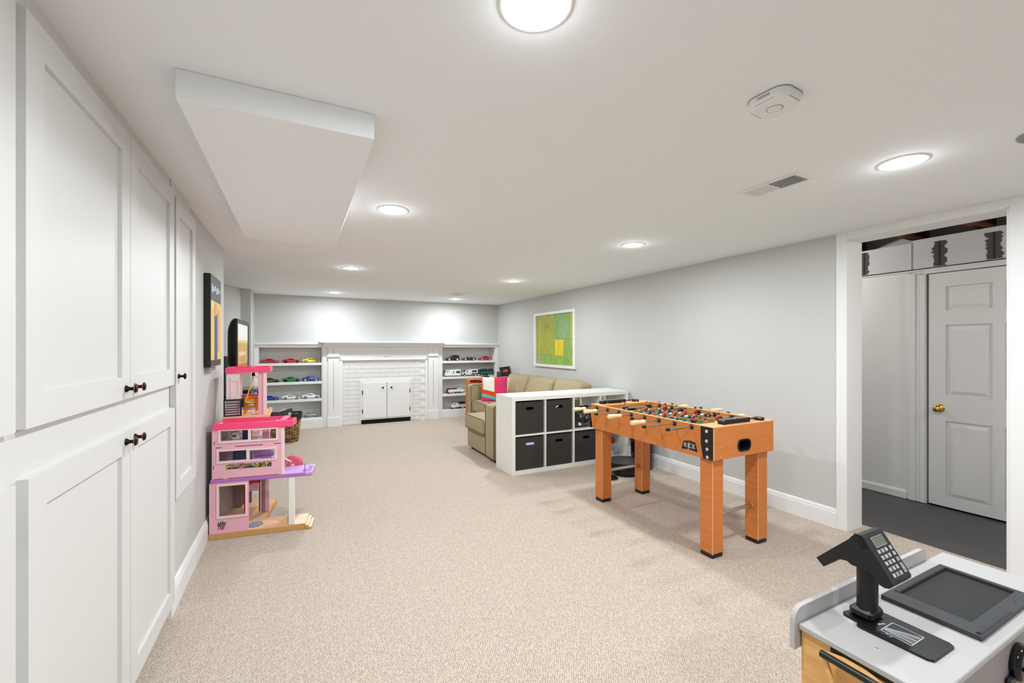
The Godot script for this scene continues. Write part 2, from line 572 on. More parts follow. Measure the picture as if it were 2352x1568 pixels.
	var bf := mat("bag_film", Color(0.05, 0.05, 0.055), 0.18)
	bf.clearcoat_enabled = true
	mat("brick_red", Color(0.45, 0.16, 0.10), 0.6)
	mat("torn_paper", Color(0.34, 0.31, 0.30), 0.95)
	mat("torn_dark", Color(0.20, 0.17, 0.16), 0.95)
	mat("drywall", Color(0.82, 0.82, 0.83), 0.85)
	mat("dark_sheet", Color(0.06, 0.065, 0.07), 0.25)

# printed picture from a list of rectangles [x0, y0, x1, y1, colour] in 0..1, over a base
func picture(w: int, h: int, base: Color, rects: Array, grain := 0.0, sd := 1) -> StandardMaterial3D:
	var im := Image.create(w, h, false, Image.FORMAT_RGB8)
	im.fill(base)
	for r in rects:
		im.fill_rect(Rect2i(int(r[0] * w), int(r[1] * h), maxi(1, int((r[2] - r[0]) * w)), maxi(1, int((r[3] - r[1]) * h))), r[4])
	if grain > 0:
		var f := FastNoiseLite.new()
		f.seed = sd; f.frequency = 0.025; f.fractal_octaves = 4
		for y in h:
			for x in w:
				var s := f.get_noise_2d(x, y * 0.5) * grain
				var k := im.get_pixel(x, y)
				im.set_pixel(x, y, Color(clampf(k.r + s, 0, 1), clampf(k.g + s * 0.6, 0, 1), clampf(k.b - s * 0.4, 0, 1)))
	var m := StandardMaterial3D.new()
	m.resource_name = "print"
	m.albedo_texture = ImageTexture.create_from_image(im)
	m.roughness = 0.6
	return m

# ---------------------------------------------------------------- the room
const CEIL := 2.137
var ZX := Transform3D(Basis(Vector3(0, 0, -1), Vector3.UP, Vector3(1, 0, 0)), Vector3.ZERO)      # panel drawn in (-z, y), thick along x
var PLAN := Transform3D(Basis(Vector3.RIGHT, Vector3.BACK, Vector3.DOWN), Vector3.ZERO)          # polygon drawn in (x, z), thick along -y

func downlight(x: float, z: float, label: String) -> void:
	var t := thing("recessed_downlight", label, "ceiling light", Vector3(x, CEIL, z), 0.0, "recessed ceiling lights")
	part(t, "trim_ring", MB.new().lathe([Vector2(0.0715, -0.0035), Vector2(0.0735, -0.005), Vector2(0.086, -0.0042), Vector2(0.0895, -0.0025), Vector2(0.090, 0.0)], 56, 0.2), T["lamp_trim"])
	part(t, "lens", MB.new().lathe([Vector2(0, -0.012), Vector2(0.03, -0.0114), Vector2(0.056, -0.0092), Vector2(0.0715, -0.0045), Vector2(0.0715, 0.0)], 48), T["lamp_lens"])
	var a := AreaLight3D.new()
	a.name = "downlight_glow"
	a.area_size = Vector2(0.12, 0.12)
	a.light_energy = LAMP
	a.light_color = Color(0.944, 0.976, 1.0)
	a.area_range = 12.0
	a.area_attenuation = 2.0
	a.shadow_enabled = true
	t.add_child(a)
	a.position = Vector3(0, -0.019, 0)
	a.rotation.x = -PI / 2
	var o := OmniLight3D.new()      # the lens stands a little proud and spills onto the ceiling round it
	o.name = "lens_spill"
	o.light_energy = LAMP * 0.009
	o.light_color = a.light_color
	o.light_size = 0.02
	o.omni_range = 12.0
	o.omni_attenuation = 2.0
	o.shadow_enabled = true
	t.add_child(o)
	o.position = Vector3(0, -0.035, 0)

func vent(called: String, label: String, x0: float, x1: float, z0: float, z1: float, open_from: float) -> void:
	var t := thing(called, label, "vent", Vector3((x0 + x1) / 2, CEIL, (z0 + z1) / 2))
	var w := (x1 - x0) / 2; var l := (z1 - z0) / 2
	part(t, "frame", MB.new().at(Transform3D(Basis(Vector3.RIGHT, Vector3.BACK, Vector3.DOWN), Vector3.ZERO)).panel(-w, w, -l, l, 0.0, 0.007, [[-w + 0.018, w - 0.018, -l + 0.02, l - 0.02]]), T["white_plastic"])
	part(t, "duct_back", MB.new().box(-w + 0.018, w - 0.018, -0.0015, 0.0, -l + 0.02, l - 0.02), T["dark_gap"])
	var nn := int((z1 - z0) / 0.0135)
	for i in nn:
		var z := -l + 0.026 + (2 * l - 0.052) * i / (nn - 1)
		var tilt := -38.0 if z < open_from else 62.0
		part(t, "slat", MB.new().at(turned(Vector3.RIGHT, tilt, Vector3(0, -0.005, z))).box(-w + 0.016, w - 0.016, -0.0006, 0.0006, -0.0062, 0.0062), T["white_plastic"])

func build_room() -> void:
	# floors
	struct("floor", "beige looped carpet covering the whole playroom floor", "carpet", MB.new().box(-2.0, 3.74, -0.06, 0.0, -7.95, 2.6), T["carpet_pile"])
	struct("floor_hall", "dark grey vinyl floor of the hallway beyond the doorway", "floor", MB.new().box(3.742, 5.2, -0.06, -0.004, -3.5, 0.7), T["hall_vinyl"])
	# ceiling with the bulkhead
	struct("ceiling", "flat white painted ceiling with recessed lights", "ceiling", MB.new().box(-2.0, 3.685, CEIL, 2.3, -8.1, 2.6), T["ceiling_paint"])
	struct("ceiling_soffit", "white boxed bulkhead hanging below the ceiling over the near left side", "soffit", MB.new().box(-0.325, 0.237, 2.05, CEIL, -3.36, -1.552, 0.002), T["ceiling_paint"])
	# walls
	struct("wall_left", "light grey left wall that carries the poster", "wall", MB.new().box(-2.0, -0.57, 0.0, CEIL, -4.3, -2.585), T["wall_paint"])
	struct("wall_left_behind_cabinets", "wall behind the built-in white cabinets", "wall", MB.new().box(-1.3, -1.0, 0.0, CEIL, -2.585, 2.6), T["wall_paint"])
	struct("wall_alcove", "grey angled wall and pilaster behind the television", "wall", MB.new().at(PLAN).prism([Vector2(-1.66, -4.3), Vector2(-0.735, -7.03), Vector2(-0.612, -7.03), Vector2(-0.612, -8.0), Vector2(-2.0, -8.0), Vector2(-2.0, -4.3)], -CEIL, 0.0), T["wall_paint"])
	var wb := MB.new()
	wb.box(-0.62, 3.6, 1.355, CEIL, -7.98, -7.6)
	wb.box(-0.7, 3.6, 0.0, CEIL, -8.1, -7.98)
	struct("wall_back", "light grey far wall above the white mantel and bookcases", "wall", wb, T["wall_paint"])
	struct("wall_front", "light grey wall behind the photographer", "wall", MB.new().box(-1.3, 3.7, 0.0, CEIL, 2.4, 2.6), T["wall_paint"])
	struct("wall_right", "light grey right wall with the doorway and green painting", "wall", MB.new().at(ZX).panel(-2.6, 8.0, 0.0, 2.3, 3.5, 3.685, [[0.858, 1.648, -0.1, 2.1]]), T["wall_paint"])
	# baseboards
	var pr := [Vector2(0, 0), Vector2(0.016, 0), Vector2(0.016, 0.105), Vector2(0.012, 0.118), Vector2(0.012, 0.124), Vector2(0.006, 0.138), Vector2(0, 0.14)]
	struct("baseboard_right", "white moulded baseboard along the right wall", "baseboard", MB.new().at(Transform3D(Basis(Vector3(-1, 0, 0), Vector3.UP, Vector3(0, 0, -1)), Vector3(3.5, 0, 0))).prism(pr, 1.7, 7.58), T["trim_paint"])
	struct("baseboard_right_near", "white baseboard right of the doorway", "baseboard", MB.new().at(Transform3D(Basis(Vector3(-1, 0, 0), Vector3.UP, Vector3(0, 0, -1)), Vector3(3.5, 0, 0))).prism(pr, -2.4, 0.79), T["trim_paint"])
	struct("baseboard_left", "white moulded baseboard under the poster wall", "baseboard", MB.new().at(Transform3D(Basis(Vector3.RIGHT, Vector3.UP, Vector3.BACK), Vector3(-0.57, 0, 0))).prism(pr, -4.316, -2.587), T["trim_paint"])
	# doorway casing and jamb
	var ca := MB.new()
	ca.at(ZX)
	ca.box(1.633, 1.70, 0.0, CEIL, 3.484, 3.5, 0.002)
	ca.box(0.79, 0.858, 0.0, CEIL, 3.484, 3.5, 0.002)
	ca.box(0.858, 1.633, 2.087, CEIL, 3.484, 3.5, 0.002)
	ca.box(1.633, 1.648, 0.0, 2.1, 3.5, 3.69)
	ca.box(0.858, 0.873, 0.0, 2.1, 3.5, 3.69)
	ca.box(0.873, 1.633, 2.083, 2.1, 3.488, 3.69)
	struct("trim_doorway", "white painted casing and jamb round the hallway opening", "door frame", ca, T["trim_paint"])
	# hallway beyond
	struct("wall_hall", "white hallway wall with the panelled door", "wall", MB.new().at(ZX).panel(-0.7, 3.5, 0.0, 1.962, 4.73, 4.86, [[0.80, 1.638, -0.1, 1.932]]), T["hall_paint"])
	struct("wall_hall_end", "hallway end wall out past the jamb", "wall", MB.new().box(3.685, 5.2, 0.0, 2.6, -3.62, -3.5), T["hall_paint"])
	struct("wall_hall_near", "near end wall of the hallway", "wall", MB.new().box(3.685, 5.2, 0.0, 2.6, 0.7, 0.82), T["hall_paint"])
	struct("wall_hall_room", "hallway side of the partition above the playroom ceiling", "wall", MB.new().box(3.60, 3.685, 2.3, 2.6, -3.6, 0.8), T["drywall"])
	struct("wall_closet", "dim back wall of the closet behind the ajar door", "wall", MB.new().box(5.15, 5.25, 0.0, 2.6, -3.6, 0.8), T["drywall"])
	var up := MB.new()
	up.box(4.735, 4.76, 1.986, 2.215, -3.5, -1.735)
	up.box(4.742, 4.767, 1.986, 2.235, -1.733, 0.7)
	var dry := struct("wall_hall_upper", "torn drywall strip above the hallway door", "wall", up, T["drywall"])
	struct("trim_hall_ledge", "thin white ledge under the torn drywall strip", "trim", MB.new().box(4.715, 4.86, 1.962, 1.974, -3.5, 0.7), T["hall_paint"])
	part(dry, "shadow_gap", MB.new().box(4.775, 4.79, 1.974, 2.2, -3.5, 0.7), T["dark_gap"])
	var rg := RandomNumberGenerator.new()
	rg.seed = 5
	for zc in [-2.075, -1.555, -1.245]:
		var poly := []
		var half := 0.036 if zc < -2 else 0.046
		for k in 15: poly.append(Vector2(-zc + half * rg.randf_range(0.55, 1.15) * (1.0 if k != 7 else 0.8), 1.990 + 0.207 * k / 14))
		for k in 15: poly.append(Vector2(-zc - half * rg.randf_range(0.55, 1.1), 1.990 + 0.207 * (14 - k) / 14))
		part(dry, "torn_patch", MB.new().at(ZX).prism(poly, 4.7325 if zc < -1.8 else 4.7395, 4.7365 if zc < -1.8 else 4.7435), T["torn_paper"])
		part(dry, "torn_seam", MB.new().box(4.7305 if zc < -1.8 else 4.7375, 4.744, 1.990, 2.197, zc - 0.004, zc + 0.004), T["torn_dark"])
	struct("ceiling_hall", "dark subfloor above the open hallway joists", "ceiling", MB.new().box(3.60, 5.25, 2.6, 2.7, -3.62, 0.82), T["joist_wood"])
	var js := struct("ceiling_hall_joist", "bare timber joists over the hallway", "joists", MB.new().box(3.69, 5.15, 2.27, 2.6, -3.2, -3.16), T["joist_wood"])
	for z in [-2.72, -2.26, -1.78, -1.36, -0.92, -0.45]:
		part(js, "joist", MB.new().box(3.69, 5.15, 2.27, 2.6, z - 0.02, z + 0.02), T["joist_wood"])
	single("duct_sheet", "dark plastic sheeting slung between the hallway joists", "sheeting", MB.new().cushion(Vector3(4.35, 2.42, -2.02), Vector3(0.9, 0.16, 0.40), 0.06, Vector3(0, 0.05, 0), 10), T["dark_sheet"])
	struct("baseboard_hall", "white baseboard along the hallway wall", "baseboard", MB.new().at(Transform3D(Basis(Vector3(-1, 0, 0), Vector3.UP, Vector3(0, 0, -1)), Vector3(4.73, 0, 0))).prism([Vector2(0, 0), Vector2(0.015, 0), Vector2(0.015, 0.055), Vector2(0.006, 0.07), Vector2(0, 0.072)], 1.762, 3.5), T["hall_paint"])
	var hc := MB.new()
	hc.at(ZX)
	for k in [[1.638, 1.672, 4.712], [1.672, 1.70, 4.716], [1.70, 1.742, 4.708], [1.742, 1.762, 4.72]]:
		hc.box(k[0], k[1], 0.0, 1.932 + (k[0] - 1.638) * 0.24, k[2], 4.73, 0.003)
	hc.box(0.78, 1.638, 1.932, 1.962, 4.712, 4.73, 0.003)
	hc.box(1.633, 1.638, 0.0, 1.932, 4.73, 4.86)
	struct("trim_hall_door", "white fluted casing of the hallway door", "door frame", hc, T["hall_paint"])
	# six-panel door
	var d := Node3D.new()
	d.name = "door_1"
	add_child(d)
	d.position = Vector3(4.745, 0.012, -0.812)
	tag(d, "white six-panel hallway door standing ajar", "door", "", "structure")
	d.rotation.y = 0.018
	var W := 0.806
	var cols := [[0.105, 0.375], [0.44, 0.702]]
	var rows := [[0.075, 0.70], [0.905, 1.485], [1.605, 1.80]]
	var holes := []
	for a in cols:
		for b in rows: holes.append([a[0], a[1], b[0], b[1]])
	var slab := MB.new()
	slab.at(ZX).panel(0.0, W, 0.0, 1.914, -0.004, 0.0, holes)
	slab.box(0.0, W, 0.0, 1.914, 0.006, 0.034)
	part(d, "slab", slab, T["hall_paint"])
	for h in holes:
		var pn := MB.new()
		pn.at(ZX)
		var a := Vector3(h[0], h[2], 0.0055); var b := Vector3(h[1], h[2], 0.0055); var c2 := Vector3(h[1], h[3], 0.0055); var e := Vector3(h[0], h[3], 0.0055)
		var ins := 0.042
		var a2 := a + Vector3(ins, ins, -0.009); var b2 := b + Vector3(-ins, ins, -0.009); var c3 := c2 + Vector3(-ins, -ins, -0.009); var e2 := e + Vector3(ins, -ins, -0.009)
		var g := 0.014
		var a1 := a + Vector3(g, g, 0); var b1 := b + Vector3(-g, g, 0); var c1 := c2 + Vector3(-g, -g, 0); var e1 := e + Vector3(g, -g, 0)
		for q in [[a, b, b1, a1], [b, c2, c1, b1], [c2, e, e1, c1], [e, a, a1, e1], [a1, b1, b2, a2], [b1, c1, c3, b2], [c1, e1, e2, c3], [e1, a1, a2, e2], [a2, b2, c3, e2]]:
			pn.quad(q[0], q[1], q[2], q[3], Vector3(0, 0, -1))
		part(d, "raised_panel", pn, T["hall_paint"])
	var kn := MB.new()
	kn.at(Transform3D(Basis(Vector3.BACK, Vector3.LEFT, Vector3.DOWN), Vector3(-0.004, 0.80, -(W - 0.068))))
	kn.lathe([Vector2(0.033, 0.0), Vector2(0.033, 0.003), Vector2(0.027, 0.008), Vector2(0.014, 0.012), Vector2(0.011, 0.03), Vector2(0.017, 0.038), Vector2(0.027, 0.05), Vector2(0.028, 0.058), Vector2(0.022, 0.068), Vector2(0.0, 0.071)], 28)
	part(d, "knob", kn, T["brass"], "polished brass door knob")
	# things in the closet gap
	single("closet_box", "narrow glimpse of a blue carton behind the ajar door", "box", MB.new().box(5.02, 5.14, 0.0, 0.86, -1.72, -1.5, 0.004), T["blue_plastic"])
	# lamps
	var hb := thing("hall_bulb", "bare bulb lamp out of sight up the hallway", "bulb", Vector3(4.15, 2.2, -2.75))
	part(hb, "socket", MB.new().lathe([Vector2(0, -0.01), Vector2(0.03, -0.01), Vector2(0.045, 0.03), Vector2(0.045, 0.07), Vector2(0, 0.07)], 20), T["white_plastic"])
	part(hb, "bulb", MB.new().lathe([Vector2(0, -0.10), Vector2(0.022, -0.092), Vector2(0.03, -0.07), Vector2(0.026, -0.045), Vector2(0.013, -0.02), Vector2(0.013, -0.01)], 20), T["lamp_lens"])
	var hl := OmniLight3D.new()
	hl.name = "hall_bulb_light"
	hl.light_energy = 0.6
	hl.light_color = Color(1.0, 0.985, 0.955)
	hl.light_size = 0.03
	hl.omni_range = 8.0
	hl.omni_attenuation = 2.0
	hl.shadow_enabled = true
	hb.add_child(hl)
	hl.position = Vector3(0, -0.07, 0)
	var hb2: Node3D = copy(hb, "bare bulb lamp out of sight at the near end of the hallway", Vector3(4.15, 2.2, 0.2))
	var rowL := ["second", "third", "fourth"]
	downlight(0.505, -0.88, "round recessed ceiling light cut by the top edge, nearest the camera")
	downlight(2.39, -0.905, "round recessed ceiling light nearest the hallway doorway")
	downlight(0.502, -2.585, "round recessed ceiling light beside the boxed bulkhead corner")
	downlight(2.392, -2.605, "round recessed ceiling light above the foosball table")
	downlight(0.482, -4.69, "round recessed ceiling light in the left row beyond the bulkhead, third from camera")
	downlight(2.385, -4.71, "round recessed ceiling light above the sofa end of the cube shelf")
	downlight(0.478, -6.91, "round recessed ceiling light in front of the left bookcase")
	downlight(2.40, -6.94, "round recessed ceiling light by the small far air vent")
	downlight(0.505, 0.95, "round recessed ceiling light behind the camera on the left")
	downlight(2.39, 0.95, "round recessed ceiling light behind the camera on the right")
	vent("air_vent", "white louvred ceiling air vent nearer the camera, half its slats dark", 2.075, 2.222, -1.475, -1.175, 0.0)
	vent("air_vent", "small white louvred ceiling air vent near the far wall", 2.10, 2.29, -6.40, -6.10, 0.2)
	# smoke alarm
	var sm := thing("smoke_alarm", "white square smoke alarm with a round button on the ceiling", "smoke alarm", Vector3(1.40, CEIL, -0.862), 0.06)
	var rr := func(h: float, r: float) -> Array:
		var o := []
		for q in 4:
			for k in 7:
				var t := PI / 2 * q + PI / 2 * k / 6
				var cx := (h - r) * (1 if q == 0 or q == 3 else -1); var cz := (h - r) * (1 if q < 2 else -1)
				o.append(Vector2(cx + r * cos(t), cz + r * sin(t)))
		return o
	var body := MB.new()
	var rings := []
	for k in [[0.066, 0.0], [0.066, -0.012], [0.0655, -0.020], [0.062, -0.028], [0.057, -0.032], [0.050, -0.0335]]:
		var g := []
		for p in rr.call(k[0], 0.040 * k[0] / 0.066): g.append(Vector3(p.x, k[1], p.y))
		rings.append(g)
	body.loft(rings)
	part(sm, "body", body, T["white_plastic"])
	var gap := []
	for k in [[0.0675, 0.0], [0.0675, -0.0025]]:
		var g := []
		for p in rr.call(k[0], 0.041): g.append(Vector3(p.x, k[1], p.y))
		gap.append(g)
	part(sm, "gap_band", MB.new().loft(gap), T["grey_plastic"])
	part(sm, "side_grille", MB.new().box(-0.0668, -0.066, -0.017, -0.008, -0.020, 0.020), T["vent_grey"])
	part(sm, "button_groove", MB.new().lathe([Vector2(0.0225, -0.0345), Vector2(0.0245, -0.0335)], 36), T["grey_plastic"])
	part(sm, "button", MB.new().lathe([Vector2(0, -0.036), Vector2(0.020, -0.0355), Vector2(0.0225, -0.0335)], 36), T["white_plastic"])
	var sl := MB.new()
	for k in 14:
		for s in [-1, 1]:
			sl.box(-0.028 + k * 0.0043, -0.0265 + k * 0.0043, -0.0298, -0.026, s * 0.0595, s * 0.0622)
			sl.box(s * 0.0595, s * 0.0622, -0.0298, -0.026, -0.028 + k * 0.0043, -0.0265 + k * 0.0043)
	var so := part(sm, "sounder_slots", sl, T["grey_plastic"])
	so.set_meta("kind", "stuff")
	single("ceiling_speaker", "grey round ceiling disc at the right picture edge", "speaker", MB.new().move(2.55, CEIL, -0.52).lathe([Vector2(0, -0.012), Vector2(0.076, -0.011), Vector2(0.088, -0.006), Vector2(0.09, 0)], 36), T["grey_plastic"])

# ---------------------------------------------------------------- built-in cabinets on the left
func knob_mesh() -> MB:
	return MB.new().lathe([Vector2(0, 0), Vector2(0.0125, 0.0), Vector2(0.0125, 0.0015), Vector2(0.0105, 0.005), Vector2(0.0062, 0.010), Vector2(0.0058, 0.018), Vector2(0.0095, 0.0225), Vector2(0.0155, 0.0245), Vector2(0.0165, 0.0275), Vector2(0.013, 0.031), Vector2(0.006, 0.0325), Vector2(0, 0.033)], 28)

func shaker_door(t: Node3D, z0: float, z1: float, y0: float, y1: float, knob_z: float, knob_y: float) -> void:
	# door in the plane x = 0.02 (front), local to the wall face
	var b := MB.new()
	b.at(ZX)
	var st := 0.078
	b.panel(-z0, -z1, y0, y1, 0.0095, 0.020, [[-z0 + st, -z1 - st, y0 + st, y1 - st]])
	b.box(-z0, -z1, y0, y1, 0.0, 0.0095)
	var d := part(t, "door", b, T["cabinet_paint"])
	var kp := Transform3D(Basis(Vector3(0, 0, -1), Vector3.RIGHT, Vector3(0, -1, 0)), Vector3(0.020, knob_y, knob_z))
	part(d, "knob", MB.new().at(kp).lathe([Vector2(0, 0), Vector2(0.0125, 0.0), Vector2(0.0125, 0.0015), Vector2(0.0105, 0.005), Vector2(0.0062, 0.010), Vector2(0.0058, 0.018), Vector2(0.0095, 0.0225), Vector2(0.0150, 0.0245), Vector2(0.0155, 0.0265), Vector2(0.013, 0.0305), Vector2(0.006, 0.032), Vector2(0, 0.0325)], 28), T["bronze"], "dark bronze knob")
	part(d, "knob_edge", MB.new().at(kp).lathe([Vector2(0.0148, 0.0242), Vector2(0.0160, 0.0252), Vector2(0.0162, 0.0264), Vector2(0.0154, 0.0268)], 28), T["copper_edge"], "copper rubbed edge")

func build_cabinets() -> void:
	for k in [[-0.015, -1.272, "nearest to the camera, cut by the left edge"], [-1.272, -2.58, "with two dark knobs"]]:
		var z0: float = k[0]; var z1: float = k[1]
		var up := thing("upper_cabinet", "tall white upper cabinet with shaker doors " + k[2], "cabinet", Vector3(-0.56, 0, 0))
		part(up, "body", MB.new().box(-0.43, 0.0, 1.0195, CEIL, z1 + 0.001, z0 - 0.001), T["cabinet_paint"])
		var lo := thing("base_cabinet", "white lower cabinet with shaker doors " + k[2], "cabinet", Vector3(-0.56, 0, 0))
		part(lo, "body", MB.new().box(-0.43, 0.0, 0.082, 1.019, z1 + 0.001, z0 - 0.001), T["cabinet_paint"])
		part(lo, "toe_kick", MB.new().box(-0.43, -0.07, 0.0, 0.0815, z1 + 0.001, z0 - 0.001), T["cabinet_paint"])
		var m := -1.973 if z0 < -1 else -0.66
		var da := -1.321 if z0 < -1 else -0.041
		var db := -2.568 if z0 < -1 else -1.283
		shaker_door(up, da, m + 0.002, 1.137, 2.072, m + 0.047, 1.173)
		shaker_door(up, m - 0.002, db, 1.137, 2.072, m - 0.044, 1.173)
		shaker_door(lo, da - 0.010, m + 0.002, 0.083, 1.024, m + 0.047, 0.988)
		shaker_door(lo, m - 0.002, db - 0.012 if z0 < -1 else db, 0.083, 1.024, m - 0.044, 0.988)
		if z0 > -1:
			part(lo, "hinge", MB.new().box(0.004, 0.017, 0.87, 0.93, db - 0.001, db - 0.007, 0.002), T["grey_plastic"], "grey concealed hinge at the door edge")
		else:
			part(up, "side_gap", MB.new().box(-0.02, 0.0008, 1.028, 1.132, z1 + 0.003, z1 + 0.007), T["dark_gap"], "dark slot at the end of the rail")
	var c := thing("upper_cabinet", "narrow white single-door cabinet hung on the grey wall beside the poster", "cabinet", Vector3(-0.57, 0, 0))
	part(c, "body", MB.new().box(0.0, 0.012, 0.555, CEIL, -2.99, -2.587), T["cabinet_paint"])
	c.position.x = -0.57
	var b := MB.new()
	b.at(ZX)
	b.panel(2.592, 3.028, 0.567, 2.053, 0.0225, 0.033, [[2.67, 2.95, 0.645, 1.975]])
	b.box(2.592, 3.028, 0.567, 2.053, 0.012, 0.0225)
	var d := part(c, "door", b, T["cabinet_paint"])
	var kp := Transform3D(Basis(Vector3(0, 0, -1), Vector3.RIGHT, Vector3(0, -1, 0)), Vector3(0.033, 1.173, -2.632))
	part(d, "knob", knob_mesh(), T["bronze"], "dark bronze knob").transform = kp

# ---------------------------------------------------------------- far wall: bookcases, mantel, cars
func bookcase(x0: float, x1: float, ox0: float, ox1: float, tops: Array, low: float, label: String) -> void:
	# face frame in the plane z = -7.6, openings behind it
	var t := thing("built_in_bookcase", label, "bookcase", Vector3(0, 0, -7.6))
	part(t, "back_panel", MB.new().box(ox0 - 0.01, ox1 + 0.01, low - 0.02, 1.34, -0.30, -0.285), T["shelf_back"])
	part(t, "face_frame", MB.new().panel(x0, x1, 0.0, 1.355, -0.02, 0.0, [[ox0, ox1, low, 1.308]]), T["trim_paint"])
	for s in [[ox0 - 0.018, ox0], [ox1, ox1 + 0.018]]:
		part(t, "side_panel", MB.new().box(s[0], s[1], low, 1.32, -0.30, -0.02), T["trim_paint"])
	part(t, "top_panel", MB.new().box(ox0, ox1, 1.308, 1.32, -0.30, -0.02), T["trim_paint"])
	part(t, "bottom_shelf", MB.new().box(ox0, ox1, low - 0.02, low, -0.30, -0.001), T["trim_paint"])
	for y in tops:
		part(t, "shelf", MB.new().box(ox0, ox1, y - 0.04, y, -0.285, -0.001, 0.002), T["trim_paint"])
	part(t, "ledge", MB.new().box(x0, x1, 1.358, 1.38, -0.02, 0.045, 0.003), T["trim_paint"])
	part(t, "ledge_moulding", MB.new().at(Transform3D(Basis(Vector3(0, 0, 1), Vector3.UP, Vector3(-1, 0, 0)), Vector3.ZERO)).prism([Vector2(0, 1.315), Vector2(0.012, 1.315), Vector2(0.012, 1.33), Vector2(0.035, 1.358), Vector2(0, 1.358)], -x1, -x0), T["trim_paint"])
	part(t, "base", MB.new().box(x0, x1, 0.0, 0.142, 0.0, 0.016, 0.003).box(x0, x1, 0.142, 0.152, 0.0, 0.010), T["trim_paint"])

func fireplace() -> void:
	var t := thing("fireplace_mantel", "white painted mantel with fluted pilasters round a bricked-up fireplace", "fireplace", Vector3(0, 0, -7.6))
	var tp: Material = T["trim_paint"]
	part(t, "mantel_shelf", MB.new().box(0.285, 2.40, 1.383, 1.413, -0.02, 0.175, 0.004), tp)
	part(t, "crown_moulding", MB.new().at(Transform3D(Basis(Vector3(0, 0, 1), Vector3.UP, Vector3(-1, 0, 0)), Vector3.ZERO)).prism([Vector2(-0.01, 1.318), Vector2(0.05, 1.318), Vector2(0.06, 1.335), Vector2(0.12, 1.37), Vector2(0.135, 1.383), Vector2(-0.01, 1.383)], -2.345, -0.346), tp)
	part(t, "frieze_board", MB.new().box(0.40, 2.30, 1.10, 1.32, -0.02, 0.022, 0.002), tp)
	part(t, "surround_backing", MB.new().box(0.346, 2.357, 0.0, 1.10, -0.08, -0.010), tp)
	for s in [[0.3455, 0.648], [2.045, 2.3575]]:
		part(t, "surround_stile", MB.new().box(s[0], s[1], 0.0, 1.32, -0.03, 0.012, 0.002), tp)
	for x in [[0.423, 0.594], [2.098, 2.280]]:
		var p := part(t, "pilaster", MB.new().box(x[0], x[1], 0.16, 1.318, 0.012, 0.042, 0.003), tp)
		part(p, "plinth", MB.new().box(x[0] - 0.014, x[1] + 0.014, 0.0, 0.16, 0.012, 0.056, 0.004), tp)
		part(p, "collar", MB.new().box(x[0] - 0.014, x[1] + 0.014, 1.150, 1.170, 0.012, 0.062, 0.003), tp)
		var m: float = (x[0] + x[1]) / 2
		part(p, "flute", MB.new().box(m - 0.004, m + 0.004, 0.29, 1.08, 0.042, 0.0445), T["grey_line"])
		part(p, "flute", MB.new().box(m - 0.004, m + 0.004, 1.19, 1.27, 0.042, 0.0445), T["grey_line"])
	part(t, "frieze_bar", MB.new().box(1.14, 1.58, 1.238, 1.252, 0.022, 0.036, 0.003), tp)
	part(t, "frieze_bar", MB.new().box(1.30, 1.435, 1.160, 1.172, 0.022, 0.034, 0.003), tp)
	part(t, "frieze_bar", MB.new().box(1.29, 1.43, 1.297, 1.305, 0.022, 0.032, 0.003), tp)
	for s in [[0.86, 1.305, 1.01, 1.145], [1.86, 1.305, 1.715, 1.145]]:
		var a := Vector3(s[0], s[1], 0.022); var b := Vector3(s[2], s[3], 0.022)
		part(t, "diagonal_bead", MB.new().tube([a, b], 0.004, 6), tp)
	part(t, "header_bead", MB.new().box(0.64, 2.055, 1.088, 1.106, -0.02, 0.034, 0.003), tp)
	# painted bricks round the little doors
	var rg := RandomNumberGenerator.new()
	rg.seed = 21
	var variants := []
	for k in 5:
		variants.append(MB.new().box(0, 0.2012, 0, 0.0655, -0.042, rg.randf_range(-0.003, 0.001), 0.003).mesh())
	var halves := MB.new().box(0, 0.0995, 0, 0.0655, -0.042, 0.0, 0.003).mesh()
	var br := Node3D.new()
	br.name = "brick_panel"
	t.add_child(br)
	for r in 15:
		var y := 0.012 + r * 0.0715
		var x := 0.650 + (0.0 if r % 2 == 0 else -0.1)
		while x < 2.04:
			var xa := x
			var me: Mesh = variants[rg.randi() % 5]
			if xa < 0.648:
				xa = 0.650; me = halves
			elif xa + 0.198 > 2.047:
				me = halves
			var hidden := xa > 0.925 and xa + 0.1 < 1.70 and y < 0.66
			if not hidden:
				var o := hang(br, "brick", me, T["brick_paint"])
				o.position = Vector3(xa, y, 0)
			x += 0.202
	var fx := part(t, "door_frame", MB.new().panel(0.925, 1.80, 0.075, 0.745, -0.04, 0.024, [[0.97, 1.755, 0.10, 0.70]]), tp)
	fx.position = Vector3(0, 0, 0)
	part(t, "hearth_gap", MB.new().box(0.945, 1.78, 0.0, 0.075, -0.03, 0.006), T["dark_gap"], "dark gap under the little doors")
	for s in [[0.968, 1.358], [1.366, 1.756]]:
		var d := part(t, "cabinet_door", MB.new().box(s[0], s[1], 0.10, 0.706, 0.024, 0.042, 0.003), T["trim_paint"])
		var left: bool = s[0] < 1.2
		part(d, "knob", MB.new().at(Transform3D(Basis(Vector3.RIGHT, Vector3.BACK, Vector3.DOWN), Vector3(1.293 if left else 1.437, 0.614, 0.042))).lathe([Vector2(0.006, 0), Vector2(0.006, 0.012), Vector2(0.015, 0.018), Vector2(0.016, 0.024), Vector2(0.010, 0.029), Vector2(0, 0.03)], 20), T["bronze"], "dark round knob")
		for y in [0.19, 0.51]:
			part(d, "hinge", MB.new().box(s[0] - 0.012 if left else s[1] - 0.002, s[0] + 0.002 if left else s[1] + 0.012, y, y + 0.065, 0.024, 0.040), T["bronze"], "dark hinge")

